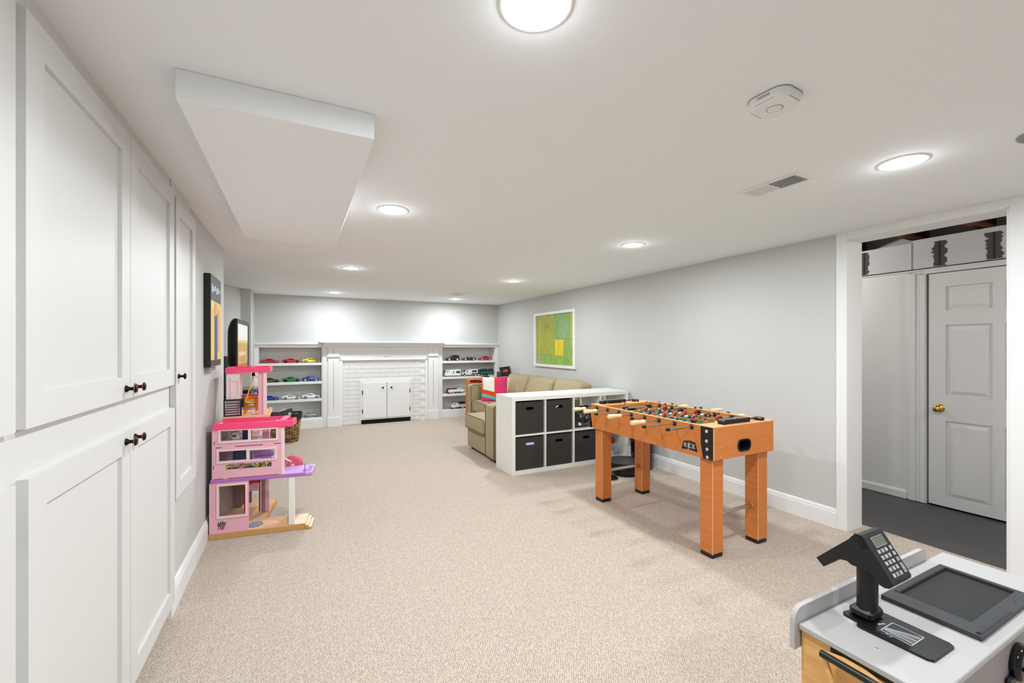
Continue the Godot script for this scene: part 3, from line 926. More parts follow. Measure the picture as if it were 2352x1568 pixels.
# wheels: tyre with rim
func wheel(car: Node3D, x: float, z: float, r: float, w: float, rim: String) -> void:
	var s := 1.0 if z > 0 else -1.0
	var xf := Transform3D(Basis(Vector3.RIGHT, Vector3(0, 0, s), Vector3(0, -s, 0)), Vector3(x, r, z))
	var o := part(car, "wheel", MB.new().at(xf).lathe([Vector2(0, -w), Vector2(r - 0.002, -w), Vector2(r, -w + 0.002), Vector2(r, -0.002), Vector2(r - 0.002, 0.0), Vector2(r * 0.72, 0.0), Vector2(r * 0.68, -0.003), Vector2(0, -0.003)], 18), T["tyre"])
	var rm := MB.new()
	rm.at(xf)
	rm.lathe([Vector2(r * 0.56, -0.003), Vector2(r * 0.60, 0.0008), Vector2(r * 0.70, 0.0008), Vector2(r * 0.70, -0.003)], 18)
	rm.lathe([Vector2(r * 0.2, -0.003), Vector2(r * 0.18, 0.001), Vector2(0, 0.001)], 10)
	for k in 5:
		var b := xf.basis * Basis(Vector3.UP, TAU * k / 5)
		rm.at(Transform3D(b, xf.origin)).box(0.0, r * 0.62, -0.003, 0.0005, -r * 0.09, r * 0.09)
	part(o, "rim", rm, T[rim])

# model car: st is a list of [x, sill, belt, roof, half width, roof half width]; nose towards +x
func car(label: String, pos: Vector3, flip: bool, paint: Color, st: Array, wheels: Array, r: float, rim: String, opts := {}) -> Node3D:
	var t := thing("model_car", label, "toy car", pos, PI if flip else 0.0, "model cars on the built-in shelves")
	var body := MB.new()
	body.paint(paint)
	var rings := []
	for k in st:
		var w: float = k[4]; var rw: float = k[5]
		var y0: float = k[1]; var yb: float = k[2]; var yr: float = k[3]
		var ym := lerpf(y0, yb, 0.45)
		var half := [Vector3(k[0], y0, w * 0.88), Vector3(k[0], ym, w), Vector3(k[0], lerpf(ym, yb, 0.7), w * 0.985), Vector3(k[0], yb, w * 0.90), Vector3(k[0], lerpf(yb, yr, 0.88), rw * 1.02), Vector3(k[0], yr, rw * 0.75)]
		var g := []
		for p in half: g.append(p)
		for i in half.size():
			var p: Vector3 = half[half.size() - 1 - i]
			g.append(Vector3(p.x, p.y, -p.z))
		rings.append(g)
	body.loft(rings)
	if opts.has("spoiler"):
		var sp: Array = opts.spoiler
		body.box(sp[0], sp[0] + 0.02, sp[1], sp[1] + 0.003, -sp[2], sp[2], 0.001)
		for s in [-1, 1]: body.box(sp[0] + 0.005, sp[0] + 0.012, sp[1] - 0.012, sp[1], s * sp[2] * 0.8 - 0.002, s * sp[2] * 0.8 + 0.002)
	for e in opts.get("boxes", []):
		body.paint(e[6])
		body.box(e[0], e[1], e[2], e[3], e[4], e[5], 0.001)
	part(t, "body", body, T["car_lacquer"])
	# windows follow the skin between belt and roof
	var win: Array = opts.get("windows", [])
	if win.size():
		var gl := MB.new()
		for w in win:
			for s in [-1.0, 1.0]:
				var a := samp(st, w[0]); var b := samp(st, w[1])
				var q := []
				for e in [[a, w[0], 0.16, w[2]], [b, w[1], 0.16, w[3]], [b, w[1], 0.84, w[3]], [a, w[0], 0.84, w[2]]]:
					var f: Array = e[0]
					var u: float = e[2]
					if u > 0.5: u = lerpf(0.16, 0.84, e[3])
					var yy := lerpf(f[2], lerpf(f[2], f[3], 0.88), u)
					var zz := lerpf(f[4] * 0.90, f[5] * 1.02, u) + 0.0012
					q.append(Vector3(e[1], yy, s * zz))
				gl.quad(q[0], q[1], q[2], q[3], Vector3(0, 0.2, s))
		var ws: Array = opts.get("screens", [])
		for w in ws:
			var a := samp(st, w[0]); var b := samp(st, w[1])
			var o := Vector3(0.0015 * signf(w[1] - w[0]) * -1, 0.0012, 0)
			gl.quad(Vector3(w[0], a[3], -a[5] * 0.7) + o, Vector3(w[0], a[3], a[5] * 0.7) + o, Vector3(w[1], b[3], b[5] * 0.7) + o, Vector3(w[1], b[3], -b[5] * 0.7) + o, Vector3(-signf(w[1] - w[0]), 1, 0))
		part(t, "windows", gl, T["car_glass"])
	for x in wheels:
		for s in [-1.0, 1.0]:
			wheel(t, x, s * (samp(st, x)[4] + 0.001), r, 0.016, rim)
	return t

func samp(st: Array, x: float) -> Array:
	for i in st.size() - 1:
		if (x >= st[i][0] and x <= st[i + 1][0]) or i == st.size() - 2:
			var t := clampf((x - st[i][0]) / (st[i + 1][0] - st[i][0]), 0, 1)
			var o := []
			for k in 6: o.append(lerpf(st[i][k], st[i + 1][k], t))
			return o
	return st[0]

func build_cars() -> void:
	var W := 0.052
	# low sports car
	var sport := [[-0.130, 0.024, 0.046, 0.050, 0.040, 0.034], [-0.122, 0.012, 0.052, 0.056, 0.050, 0.040], [-0.085, 0.009, 0.050, 0.060, W, 0.034], [-0.050, 0.008, 0.047, 0.069, W, 0.030], [-0.015, 0.008, 0.045, 0.073, W, 0.030], [0.015, 0.008, 0.043, 0.068, W, 0.031], [0.055, 0.008, 0.041, 0.047, W, 0.035], [0.090, 0.009, 0.038, 0.041, W, 0.038], [0.120, 0.011, 0.029, 0.032, 0.046, 0.036], [0.130, 0.015, 0.022, 0.024, 0.038, 0.030]]
	var sw := {"windows": [[-0.045, -0.004, 0.75, 1.0], [0.0, 0.045, 1.0, 0.3]], "screens": [[0.018, 0.052]]}
	# two-door saloon shape
	var coupe := [[-0.130, 0.022, 0.048, 0.053, 0.042, 0.036], [-0.120, 0.012, 0.053, 0.058, 0.050, 0.042], [-0.080, 0.009, 0.054, 0.064, W, 0.036], [-0.045, 0.008, 0.053, 0.079, W, 0.033], [-0.010, 0.008, 0.052, 0.084, W, 0.033], [0.022, 0.008, 0.051, 0.079, W, 0.033], [0.058, 0.008, 0.050, 0.056, W, 0.038], [0.100, 0.009, 0.046, 0.050, W, 0.040], [0.124, 0.011, 0.038, 0.041, 0.047, 0.038], [0.130, 0.016, 0.030, 0.032, 0.040, 0.034]]
	var cw := {"windows": [[-0.062, -0.012, 0.35, 1.0], [-0.008, 0.048, 1.0, 0.3]], "screens": [[0.025, 0.056], [-0.048, -0.078]]}
	# open roadster
	var road := [[-0.130, 0.022, 0.044, 0.048, 0.042, 0.036], [-0.118, 0.012, 0.050, 0.054, 0.050, 0.042], [-0.070, 0.009, 0.052, 0.056, W, 0.042], [-0.055, 0.008, 0.052, 0.055, W, 0.042], [0.020, 0.008, 0.050, 0.053, W, 0.042], [0.060, 0.008, 0.048, 0.052, W, 0.041], [0.100, 0.009, 0.042, 0.046, W, 0.040], [0.124, 0.011, 0.034, 0.037, 0.047, 0.036], [0.130, 0.016, 0.026, 0.028, 0.040, 0.032]]
	var dk := Color(0.07, 0.06, 0.06)
	var rw := {"boxes": [[-0.060, -0.046, 0.052, 0.066, -0.035, -0.008, dk], [-0.060, -0.046, 0.052, 0.066, 0.008, 0.035, dk], [0.024, 0.027, 0.052, 0.072, -0.040, 0.040, Color(0.2, 0.2, 0.22)], [-0.05, 0.02, 0.0535, 0.0550, -0.038, 0.038, dk]]}
	var z := -7.70
	var Y1 := 1.060; var Y2 := 0.757; var Y3 := 0.476; var Y0 := 0.172
	var wh := [-0.080, 0.084]
	var red := Color(0.72, 0.05, 0.07); var white := Color(0.92, 0.92, 0.92)
	car("red low sports car at the left end of the top left shelf", Vector3(-0.405, Y1, z), false, red, sport, wh, 0.0225, "wheel_rim", sw)
	car("brighter red sports car in the middle of the top left shelf", Vector3(-0.109, Y1, z), false, Color(0.80, 0.06, 0.06), sport, wh, 0.0225, "tyre", sw)
	car("yellow low sports car on the top left shelf", Vector3(0.180, Y1, z), false, Color(0.96, 0.83, 0.10), sport, wh, 0.0225, "wheel_rim", sw)
	car("black and gold racing car half hidden by the dollhouse post", Vector3(-0.405, Y2, z), false, Color(0.16, 0.15, 0.09), sport, wh, 0.0225, "tyre", {"windows": sw.windows, "boxes": [[-0.11, 0.10, 0.028, 0.032, -0.0535, 0.0535, Color(0.75, 0.65, 0.2)], [-0.06, 0.02, 0.018, 0.021, -0.0535, 0.0535, Color(0.75, 0.65, 0.2)]]})
	car("green coupe with dark roof on the second left shelf", Vector3(-0.112, Y2, z), false, Color(0.08, 0.46, 0.22), coupe, wh, 0.024, "tyre", cw)
	car("dark blue coupe at the right end of the second left shelf", Vector3(0.170, Y2, z), false, Color(0.05, 0.20, 0.52), coupe, wh, 0.0235, "white_rim", cw)
	car("bright blue sports car half hidden on the third left shelf", Vector3(-0.408, Y3, z), false, Color(0.04, 0.22, 0.68), sport, wh, 0.0225, "wheel_rim", sw)
	car("white low sports car in the middle of the third left shelf", Vector3(-0.115, Y3, z), false, white, sport, wh, 0.0225, "wheel_rim", sw)
	car("white coupe with gull-wing roof at the right of the third left shelf", Vector3(0.173, Y3, z), false, white, coupe, wh, 0.024, "wheel_rim", cw)
	car("silver open roadster on the bottom left shelf", Vector3(0.183, Y0, z), false, Color(0.62, 0.63, 0.64), road, wh, 0.0235, "wheel_rim", rw)
	# right bookcase
	var suv := [[-0.122, 0.024, 0.055, 0.060, 0.046, 0.040], [-0.117, 0.016, 0.062, 0.104, 0.051, 0.040], [-0.095, 0.014, 0.062, 0.108, W, 0.042], [0.000, 0.014, 0.062, 0.108, W, 0.042], [0.030, 0.014, 0.061, 0.102, W, 0.041], [0.052, 0.014, 0.060, 0.066, W, 0.044], [0.105, 0.015, 0.056, 0.061, W, 0.044], [0.118, 0.018, 0.046, 0.050, 0.048, 0.040], [0.123, 0.022, 0.040, 0.043, 0.044, 0.038]]
	car("maroon boxy off-road model car on the top right shelf", Vector3(2.60, Y1 - 0.006, z), true, Color(0.22, 0.03, 0.05), suv, [-0.078, 0.078], 0.027, "white_rim", {"windows": [[-0.105, -0.062, 0.9, 0.9], [-0.054, -0.006, 0.9, 0.9], [0.002, 0.042, 0.9, 0.5]], "screens": [[0.032, 0.050]], "boxes": [[-0.05, 0.05, 0.014, 0.022, -0.056, 0.056, Color(0.08, 0.08, 0.08)]]})
	var rs := {"boxes": rw.boxes}
	car("maroon open roadster in the middle of the top right shelf", Vector3(2.93, Y1 - 0.006, z), true, Color(0.27, 0.03, 0.06), road, wh, 0.0245, "white_rim", rs)
	car("red sports coupe at the right of the top right shelf", Vector3(3.265, Y1 - 0.006, z), true, Color(0.72, 0.06, 0.09), coupe, wh, 0.0235, "white_rim", cw)
	trucks(z)

func truck(label: String, pos: Vector3, flip: bool, parts: Array, wheels: Array, r: float, wz: float) -> void:
	var t := thing("toy_truck", label, "toy truck", pos, PI if flip else 0.0, "toy trucks on the right bookcase")
	var groups := {}
	for p in parts:
		var nm: String = p[0]
		if not groups.has(nm): groups[nm] = MB.new()
		var b: MB = groups[nm]
		b.paint(p[7])
		if p.size() > 8: # sloped front: prism in x, y
			b.home()
			b.prism(p[8], p[5], p[6])
		else:
			b.box(p[1], p[2], p[3], p[4], p[5], p[6], 0.003)
	for nm in groups: part(t, nm, groups[nm], T["painted"])
	for x in wheels:
		for s in [-1.0, 1.0]: wheel(t, x, s * wz, r, 0.02, "white_rim")

func trucks(z: float) -> void:
	var w := Color(0.93, 0.93, 0.93); var k := Color(0.05, 0.06, 0.07); var g := Color(0.08, 0.30, 0.27); var gd := Color(0.04, 0.17, 0.16); var rd := Color(0.62, 0.05, 0.14); var gy := Color(0.55, 0.56, 0.57)
	var Y2 := 0.757; var Y3 := 0.437; var Y0 := 0.148
	var B := []
	# camper van: nose at +x, then turned round
	truck("white camper van toy at the left of the second right shelf", Vector3(2.592, Y2, z), true, [
		["body", 0, 0, 0, 0, -0.05, 0.05, w, [Vector2(-0.155, 0.02), Vector2(0.150, 0.02), Vector2(0.153, 0.06), Vector2(0.138, 0.118), Vector2(0.125, 0.128), Vector2(-0.155, 0.128)]],
		["roof_rail", -0.14, 0.05, 0.128, 0.133, -0.04, 0.04, w],
		["bumper", -0.158, 0.156, 0.014, 0.024, -0.051, 0.051, gy],
		["window", -0.145, -0.062, 0.062, 0.105, -0.0508, 0.0508, Color(0.12, 0.17, 0.16)],
		["window", -0.020, 0.0, 0.058, 0.100, -0.0508, 0.0508, k],
		["window", 0.070, 0.088, 0.088, 0.106, -0.0508, 0.0508, k],
		["window", 0.098, 0.128, 0.082, 0.104, -0.0508, 0.0508, k],
		["windscreen", 0, 0, 0, 0, -0.042, 0.042, k, [Vector2(0.149, 0.080), Vector2(0.152, 0.081), Vector2(0.143, 0.112), Vector2(0.139, 0.112)]],
		["marking", 0.018, 0.045, 0.094, 0.099, -0.0506, 0.0506, gy], ["marking", 0.018, 0.045, 0.062, 0.067, -0.0506, 0.0506, gy], ["marking", -0.13, 0.06, 0.046, 0.049, -0.0506, 0.0506, gy],
	], [-0.105, 0.105], 0.022, 0.046)
	truck("white and red rescue truck toy in the middle of the second right shelf", Vector3(2.944, Y2, z), true, [
		["body", -0.155, 0.030, 0.030, 0.128, -0.05, 0.05, w],
		["cab", 0, 0, 0, 0, -0.048, 0.048, w, [Vector2(0.030, 0.03), Vector2(0.160, 0.03), Vector2(0.160, 0.066), Vector2(0.110, 0.080), Vector2(0.092, 0.116), Vector2(0.030, 0.122)]],
		["bumper", 0.150, 0.168, 0.016, 0.040, -0.05, 0.05, gy],
		["chassis", -0.155, 0.155, 0.018, 0.032, -0.045, 0.045, gy],
		["stripe", -0.156, -0.02, 0.032, 0.060, -0.0508, 0.0508, rd], ["stripe", -0.02, 0.155, 0.055, 0.061, -0.0506, 0.0506, rd], ["stripe", 0.10, 0.14, 0.028, 0.058, -0.0506, 0.0506, rd],
		["window", -0.135, -0.030, 0.072, 0.110, -0.0506, 0.0506, Color(0.22, 0.08, 0.12)],
		["window", 0.050, 0.076, 0.082, 0.108, -0.0506, 0.0506, k],
		["windscreen", 0, 0, 0, 0, -0.040, 0.040, k, [Vector2(0.108, 0.083), Vector2(0.113, 0.083), Vector2(0.097, 0.112), Vector2(0.092, 0.112)]],
	], [-0.105, 0.112], 0.022, 0.046)
	truck("dark green fire engine toy with ladder at the right of the second right shelf", Vector3(3.283, Y2, z), true, [
		["cab", 0, 0, 0, 0, -0.05, 0.05, g, [Vector2(0.055, 0.025), Vector2(0.150, 0.025), Vector2(0.152, 0.060), Vector2(0.138, 0.112), Vector2(0.055, 0.112)]],
		["body", -0.155, 0.05, 0.025, 0.085, -0.05, 0.05, g],
		["bumper", 0.145, 0.166, 0.014, 0.030, -0.05, 0.05, w],
		["stripe", -0.155, 0.152, 0.060, 0.066, -0.0508, 0.0508, w],
		["window", 0.10, 0.140, 0.076, 0.098, -0.0508, 0.0508, k], ["window", 0.064, 0.090, 0.076, 0.098, -0.0508, 0.0508, k],
		["ladder", -0.15, 0.10, 0.100, 0.106, -0.040, -0.034, gd], ["ladder", -0.15, 0.10, 0.100, 0.106, 0.034, 0.040, gd], ["ladder", -0.15, 0.10, 0.122, 0.128, -0.040, -0.034, g], ["ladder", -0.15, 0.10, 0.122, 0.128, 0.034, 0.040, g],
		["ladder", -0.14, -0.13, 0.085, 0.125, -0.034, 0.034, gd], ["ladder", -0.08, -0.07, 0.085, 0.125, -0.034, 0.034, gd], ["ladder", -0.02, -0.01, 0.085, 0.125, -0.034, 0.034, gd], ["ladder", 0.03, 0.04, 0.085, 0.125, -0.034, 0.034, gd], ["ladder", 0.08, 0.09, 0.11, 0.125, -0.034, 0.034, gd],
	], [-0.125, -0.085, -0.045, 0.105], 0.021, 0.046)
	truck("white tow truck toy with dark red hoist on the third right shelf", Vector3(2.653, Y3, z), false, [
		["body", 0, 0, 0, 0, -0.05, 0.05, w, [Vector2(-0.150, 0.03), Vector2(0.165, 0.03), Vector2(0.168, 0.062), Vector2(0.120, 0.078), Vector2(0.10, 0.108), Vector2(0.045, 0.108), Vector2(0.035, 0.082), Vector2(-0.05, 0.075), Vector2(-0.150, 0.075)]],
		["chassis", -0.17, 0.17, 0.016, 0.032, -0.045, 0.045, k],
		["window", 0.055, 0.078, 0.076, 0.100, -0.0508, 0.0508, gy], ["window", 0.083, 0.103, 0.076, 0.098, -0.0508, 0.0508, gy],
		["hoist", -0.145, -0.085, 0.076, 0.100, -0.03, 0.03, rd], ["hoist", -0.165, -0.14, 0.045, 0.085, -0.02, 0.02, k], ["hoist", -0.06, 0.03, 0.080, 0.096, -0.03, 0.03, k],
		["beacon", 0.04, 0.055, 0.108, 0.116, -0.03, 0.03, k], ["beacon", 0.075, 0.095, 0.108, 0.116, -0.03, 0.03, k],
		["marking", -0.02, 0.035, 0.048, 0.055, -0.0506, 0.0506, gy],
	], [-0.105, -0.055, 0.120], 0.024, 0.046)
	truck("white and green utility truck toy on the bottom right shelf", Vector3(2.69, Y0, z + 0.02), true, [
		["cab", 0, 0, 0, 0, -0.05, 0.05, w, [Vector2(0.0, 0.03), Vector2(0.130, 0.03), Vector2(0.132, 0.072), Vector2(0.105, 0.084), Vector2(0.090, 0.112), Vector2(0.0, 0.112)]],
		["bumper", 0.125, 0.150, 0.014, 0.034, -0.05, 0.05, gy],
		["body", -0.150, 0.0, 0.034, 0.085, -0.05, 0.05, w], ["panel", -0.148, -0.02, 0.082, 0.104, -0.051, 0.051, g], ["stripe", -0.148, -0.01, 0.055, 0.068, -0.0508, 0.0508, Color(0.45, 0.62, 0.58)],
		["rack", -0.145, -0.06, 0.104, 0.125, -0.04, 0.04, k], ["rack", -0.03, 0.0, 0.112, 0.122, -0.03, 0.03, k], ["rack", 0.02, 0.07, 0.112, 0.119, -0.03, 0.03, gy],
		["window", 0.040, 0.066, 0.080, 0.104, -0.0508, 0.0508, k], ["window", 0.074, 0.098, 0.082, 0.102, -0.0508, 0.0508, k],
		["chassis", -0.150, 0.13, 0.018, 0.036, -0.044, 0.044, k],
	], [-0.090, 0.085], 0.029, 0.046)

func build_far() -> void:
	mat("grey_line", Color(0.70, 0.70, 0.69), 0.6)
	mat("brick_paint", Color(0.915, 0.91, 0.90), 0.55)
	bookcase(-0.612, 0.345, -0.558, 0.331, [1.060, 0.757, 0.476], 0.172, "white built-in bookcase of model cars left of the mantel")
	bookcase(2.358, 3.499, 2.372, 3.446, [1.054, 0.757, 0.437], 0.148, "white built-in bookcase of toy cars and trucks right of the mantel")
	fireplace()
	build_cars()

# ---------------------------------------------------------------- sofa
func build_seating() -> void:
	var t := thing("sectional_sofa", "tan fabric sectional sofa with chaise along the right wall", "sofa", Vector3.ZERO)
	var cl: Material = T["sofa_cloth"]
	part(t, "base", MB.new().box(2.52, 3.46, 0.03, 0.30, -6.34, -5.2, 0.02).box(1.965, 3.46, 0.03, 0.285, -5.225, -4.6, 0.02), cl)
	part(t, "arm", MB.new().cushion(Vector3(2.955, 0.37, -6.415), Vector3(1.03, 0.69, 0.17), 0.03, Vector3(0.008, 0.012, 0.006), 8), cl)
	part(t, "arm", MB.new().cushion(Vector3(2.70, 0.345, -4.475), Vector3(1.50, 0.635, 0.245), 0.035, Vector3(0.01, 0.008, 0.006), 8), cl)
	part(t, "back_frame", MB.new().cushion(Vector3(3.37, 0.40, -5.45), Vector3(0.20, 0.74, 1.90), 0.04, Vector3(0, 0.01, 0), 8), cl)
	part(t, "seat_cushion", MB.new().cushion(Vector3(2.87, 0.385, -5.775), Vector3(0.83, 0.175, 1.09), 0.03, Vector3(0.012, 0.016, 0.004), 12), cl)
	part(t, "chaise_cushion", MB.new().cushion(Vector3(2.53, 0.37, -4.91), Vector3(1.21, 0.17, 0.62), 0.022, Vector3(0.015, 0.012, 0.002), 12), cl)
	var welt := MB.new()
	welt.tube([Vector3(2.455, 0.472, -6.31), Vector3(2.450, 0.474, -5.77), Vector3(2.455, 0.472, -5.24)], 0.006, 6)
	welt.tube([Vector3(1.935, 0.454, -5.21), Vector3(1.926, 0.457, -4.91), Vector3(1.935, 0.454, -4.61)], 0.006, 6)
	welt.tube([Vector3(1.935, 0.285, -5.21), Vector3(1.926, 0.286, -4.91), Vector3(1.935, 0.285, -4.61)], 0.006, 6)
	for z in [-4.355, -4.595]:
		welt.tube([Vector3(1.955, 0.05, z), Vector3(1.955, 0.628, z), Vector3(1.985, 0.658, z), Vector3(3.40, 0.658, z)], 0.005, 6)
	for z in [-6.495, -6.335]:
		welt.tube([Vector3(2.445, 0.05, z), Vector3(2.445, 0.685, z), Vector3(2.475, 0.712, z), Vector3(3.42, 0.712, z)], 0.005, 6)
	part(t, "piping", welt, T["sofa_piping"])
	for p in [[2.02, -5.15], [2.02, -4.42], [3.35, -4.45], [3.35, -6.3], [2.6, -6.3]]:
		part(t, "foot", MB.new().move(p[0], 0, p[1]).cyl(0.022, 0.0, 0.05, 12), T["black_plastic"])
	# back cushions, leaning and sagging
	for c in [[-6.00, 0.64, 0.0, 3.13], [-5.325, 0.65, 0.3, 3.15], [-4.68, 0.60, 0.6, 3.19]]:
		var cz: float = c[0]; var len: float = c[1]; var ph: float = c[2]
		var slump := func(o: Vector3, p: Vector3) -> Vector3:
			var q := o
			var top := maxf(p.y, 0.0)
			# far top corner stands up as an ear, the near one droops; creases run in from the near side
			q.y += top * (0.012 - 0.022 * p.z + 0.012 * sin(3.0 * p.z + ph))
			q.x += 0.010 * sin(11.0 * p.z + 6.0 * p.y + ph) * (1 - p.y * p.y) * maxf(p.z, 0.0)
			q.x += 0.075 * p.y
			return q
		part(t, "back_cushion", MB.new().cushion(Vector3(c[3], 0.655, cz), Vector3(0.20, 0.40, len), 0.045, Vector3(0.05, 0.008, 0.004), 18, slump), cl)
	# scatter pillow with colour blocks; sewn panels as vertex colours on its face
	var pl := thing("throw_pillow", "square throw pillow with white, orange, pink and teal colour blocks on the sofa", "pillow", Vector3(2.715, 0.655, -6.02), 0.0)
	var b := MB.new()
	var H := 0.205
	b.grp += 1
	var face := func(u: float, w: float, s: float) -> Vector3:
		var puff := 0.085 * pow((1 - u * u) * (1 - w * w), 0.42)
		var pinch := 1.0 - 0.07 * (1 - u * u)
		var pinch2 := 1.0 - 0.07 * (1 - w * w)
		return Vector3(u * H * pinch2, w * H * pinch, s * puff)
	var white := Color(0.92, 0.91, 0.89); var orange := Color(0.90, 0.31, 0.13); var pink := Color(0.86, 0.25, 0.48); var teal := Color(0.40, 0.76, 0.74)
	for s in [-1.0, 1.0]:
		var N := 24 if s < 0 else 104
		for i in N:
			for j in N:
				var u0 := 2.0 * i / N - 1; var u1 := 2.0 * (i + 1) / N - 1; var w0 := 2.0 * j / N - 1; var w1 := 2.0 * (j + 1) / N - 1
				var u := (u0 + u1) / 2; var w := (w0 + w1) / 2
				var col := orange
				if u > 0.18 and w > -0.45: col = pink
				if u < 0.0 and u > -0.93 and w > -0.02 - 0.30 * (u + 0.9): col = white
				var band := w + 0.30 + 0.36 * (u + 1.0)
				if u < 0.20 and band < 0.0 and band > -0.24: col = teal
				if band <= -0.24 and u < 0.05: col = pink
				b.paint(col)
				b.squad(face.call(u0, w0, s), face.call(u1, w0, s), face.call(u1, w1, s), face.call(u0, w1, s), Vector3(0, 0, s))
	var cm := mat("pillow_cloth", Color.WHITE, 0.95, 0.0, 0.2)
	cm.vertex_color_use_as_albedo = true
	part(pl, "cover", b, cm)
	var seam := MB.new()
	var ring := []
	for q in 4:
		for m in 11:
			var tt := -1.0 + 2.0 * m / 10
			var uv: Vector2 = [Vector2(tt, -1), Vector2(1, tt), Vector2(-tt, 1), Vector2(-1, -tt)][q]
			ring.append(face.call(uv.x, uv.y, 1.0))
	seam.tube(ring, 0.005, 6)
	part(pl, "piping", seam, T["orange_plastic"])
	pl.rotation = Vector3(-0.30, -0.45, 0.02)

# ---------------------------------------------------------------- cube shelf
func bin(label: String, x: float, y: float, slip: float) -> Node3D:
	var t := thing("storage_bin", label, "storage bin", Vector3(x, y, -3.885 + slip), 0.0, "dark fabric bins in the cube shelf")
	var w := 0.162; var h := 0.334
	var b := MB.new()
	b.panel(-w, w, 0.0, h, -0.012, 0.0, [[-0.045, 0.045, h - 0.088, h - 0.055]])
	b.box(-w, -w + 0.008, 0.0, h, -0.34, -0.012).box(w - 0.008, w, 0.0, h, -0.34, -0.012).box(-w, w, 0.0, h, -0.352, -0.34).box(-w, w, 0.0, 0.008, -0.34, -0.012)
	part(t, "body", b, T["bin_cloth"])
	var r := MB.new()
	r.panel(-0.052, 0.052, h - 0.095, h - 0.048, 0.0, 0.002, [[-0.045, 0.045, h - 0.088, h - 0.055]])
	part(t, "handle_slot", r, T["charcoal_plastic"], "charcoal rim of the hand slot")
	part(t, "lining", MB.new().box(-w + 0.01, w - 0.01, 0.01, h - 0.02, -0.09, -0.08), T["bin_lining"])
	return t

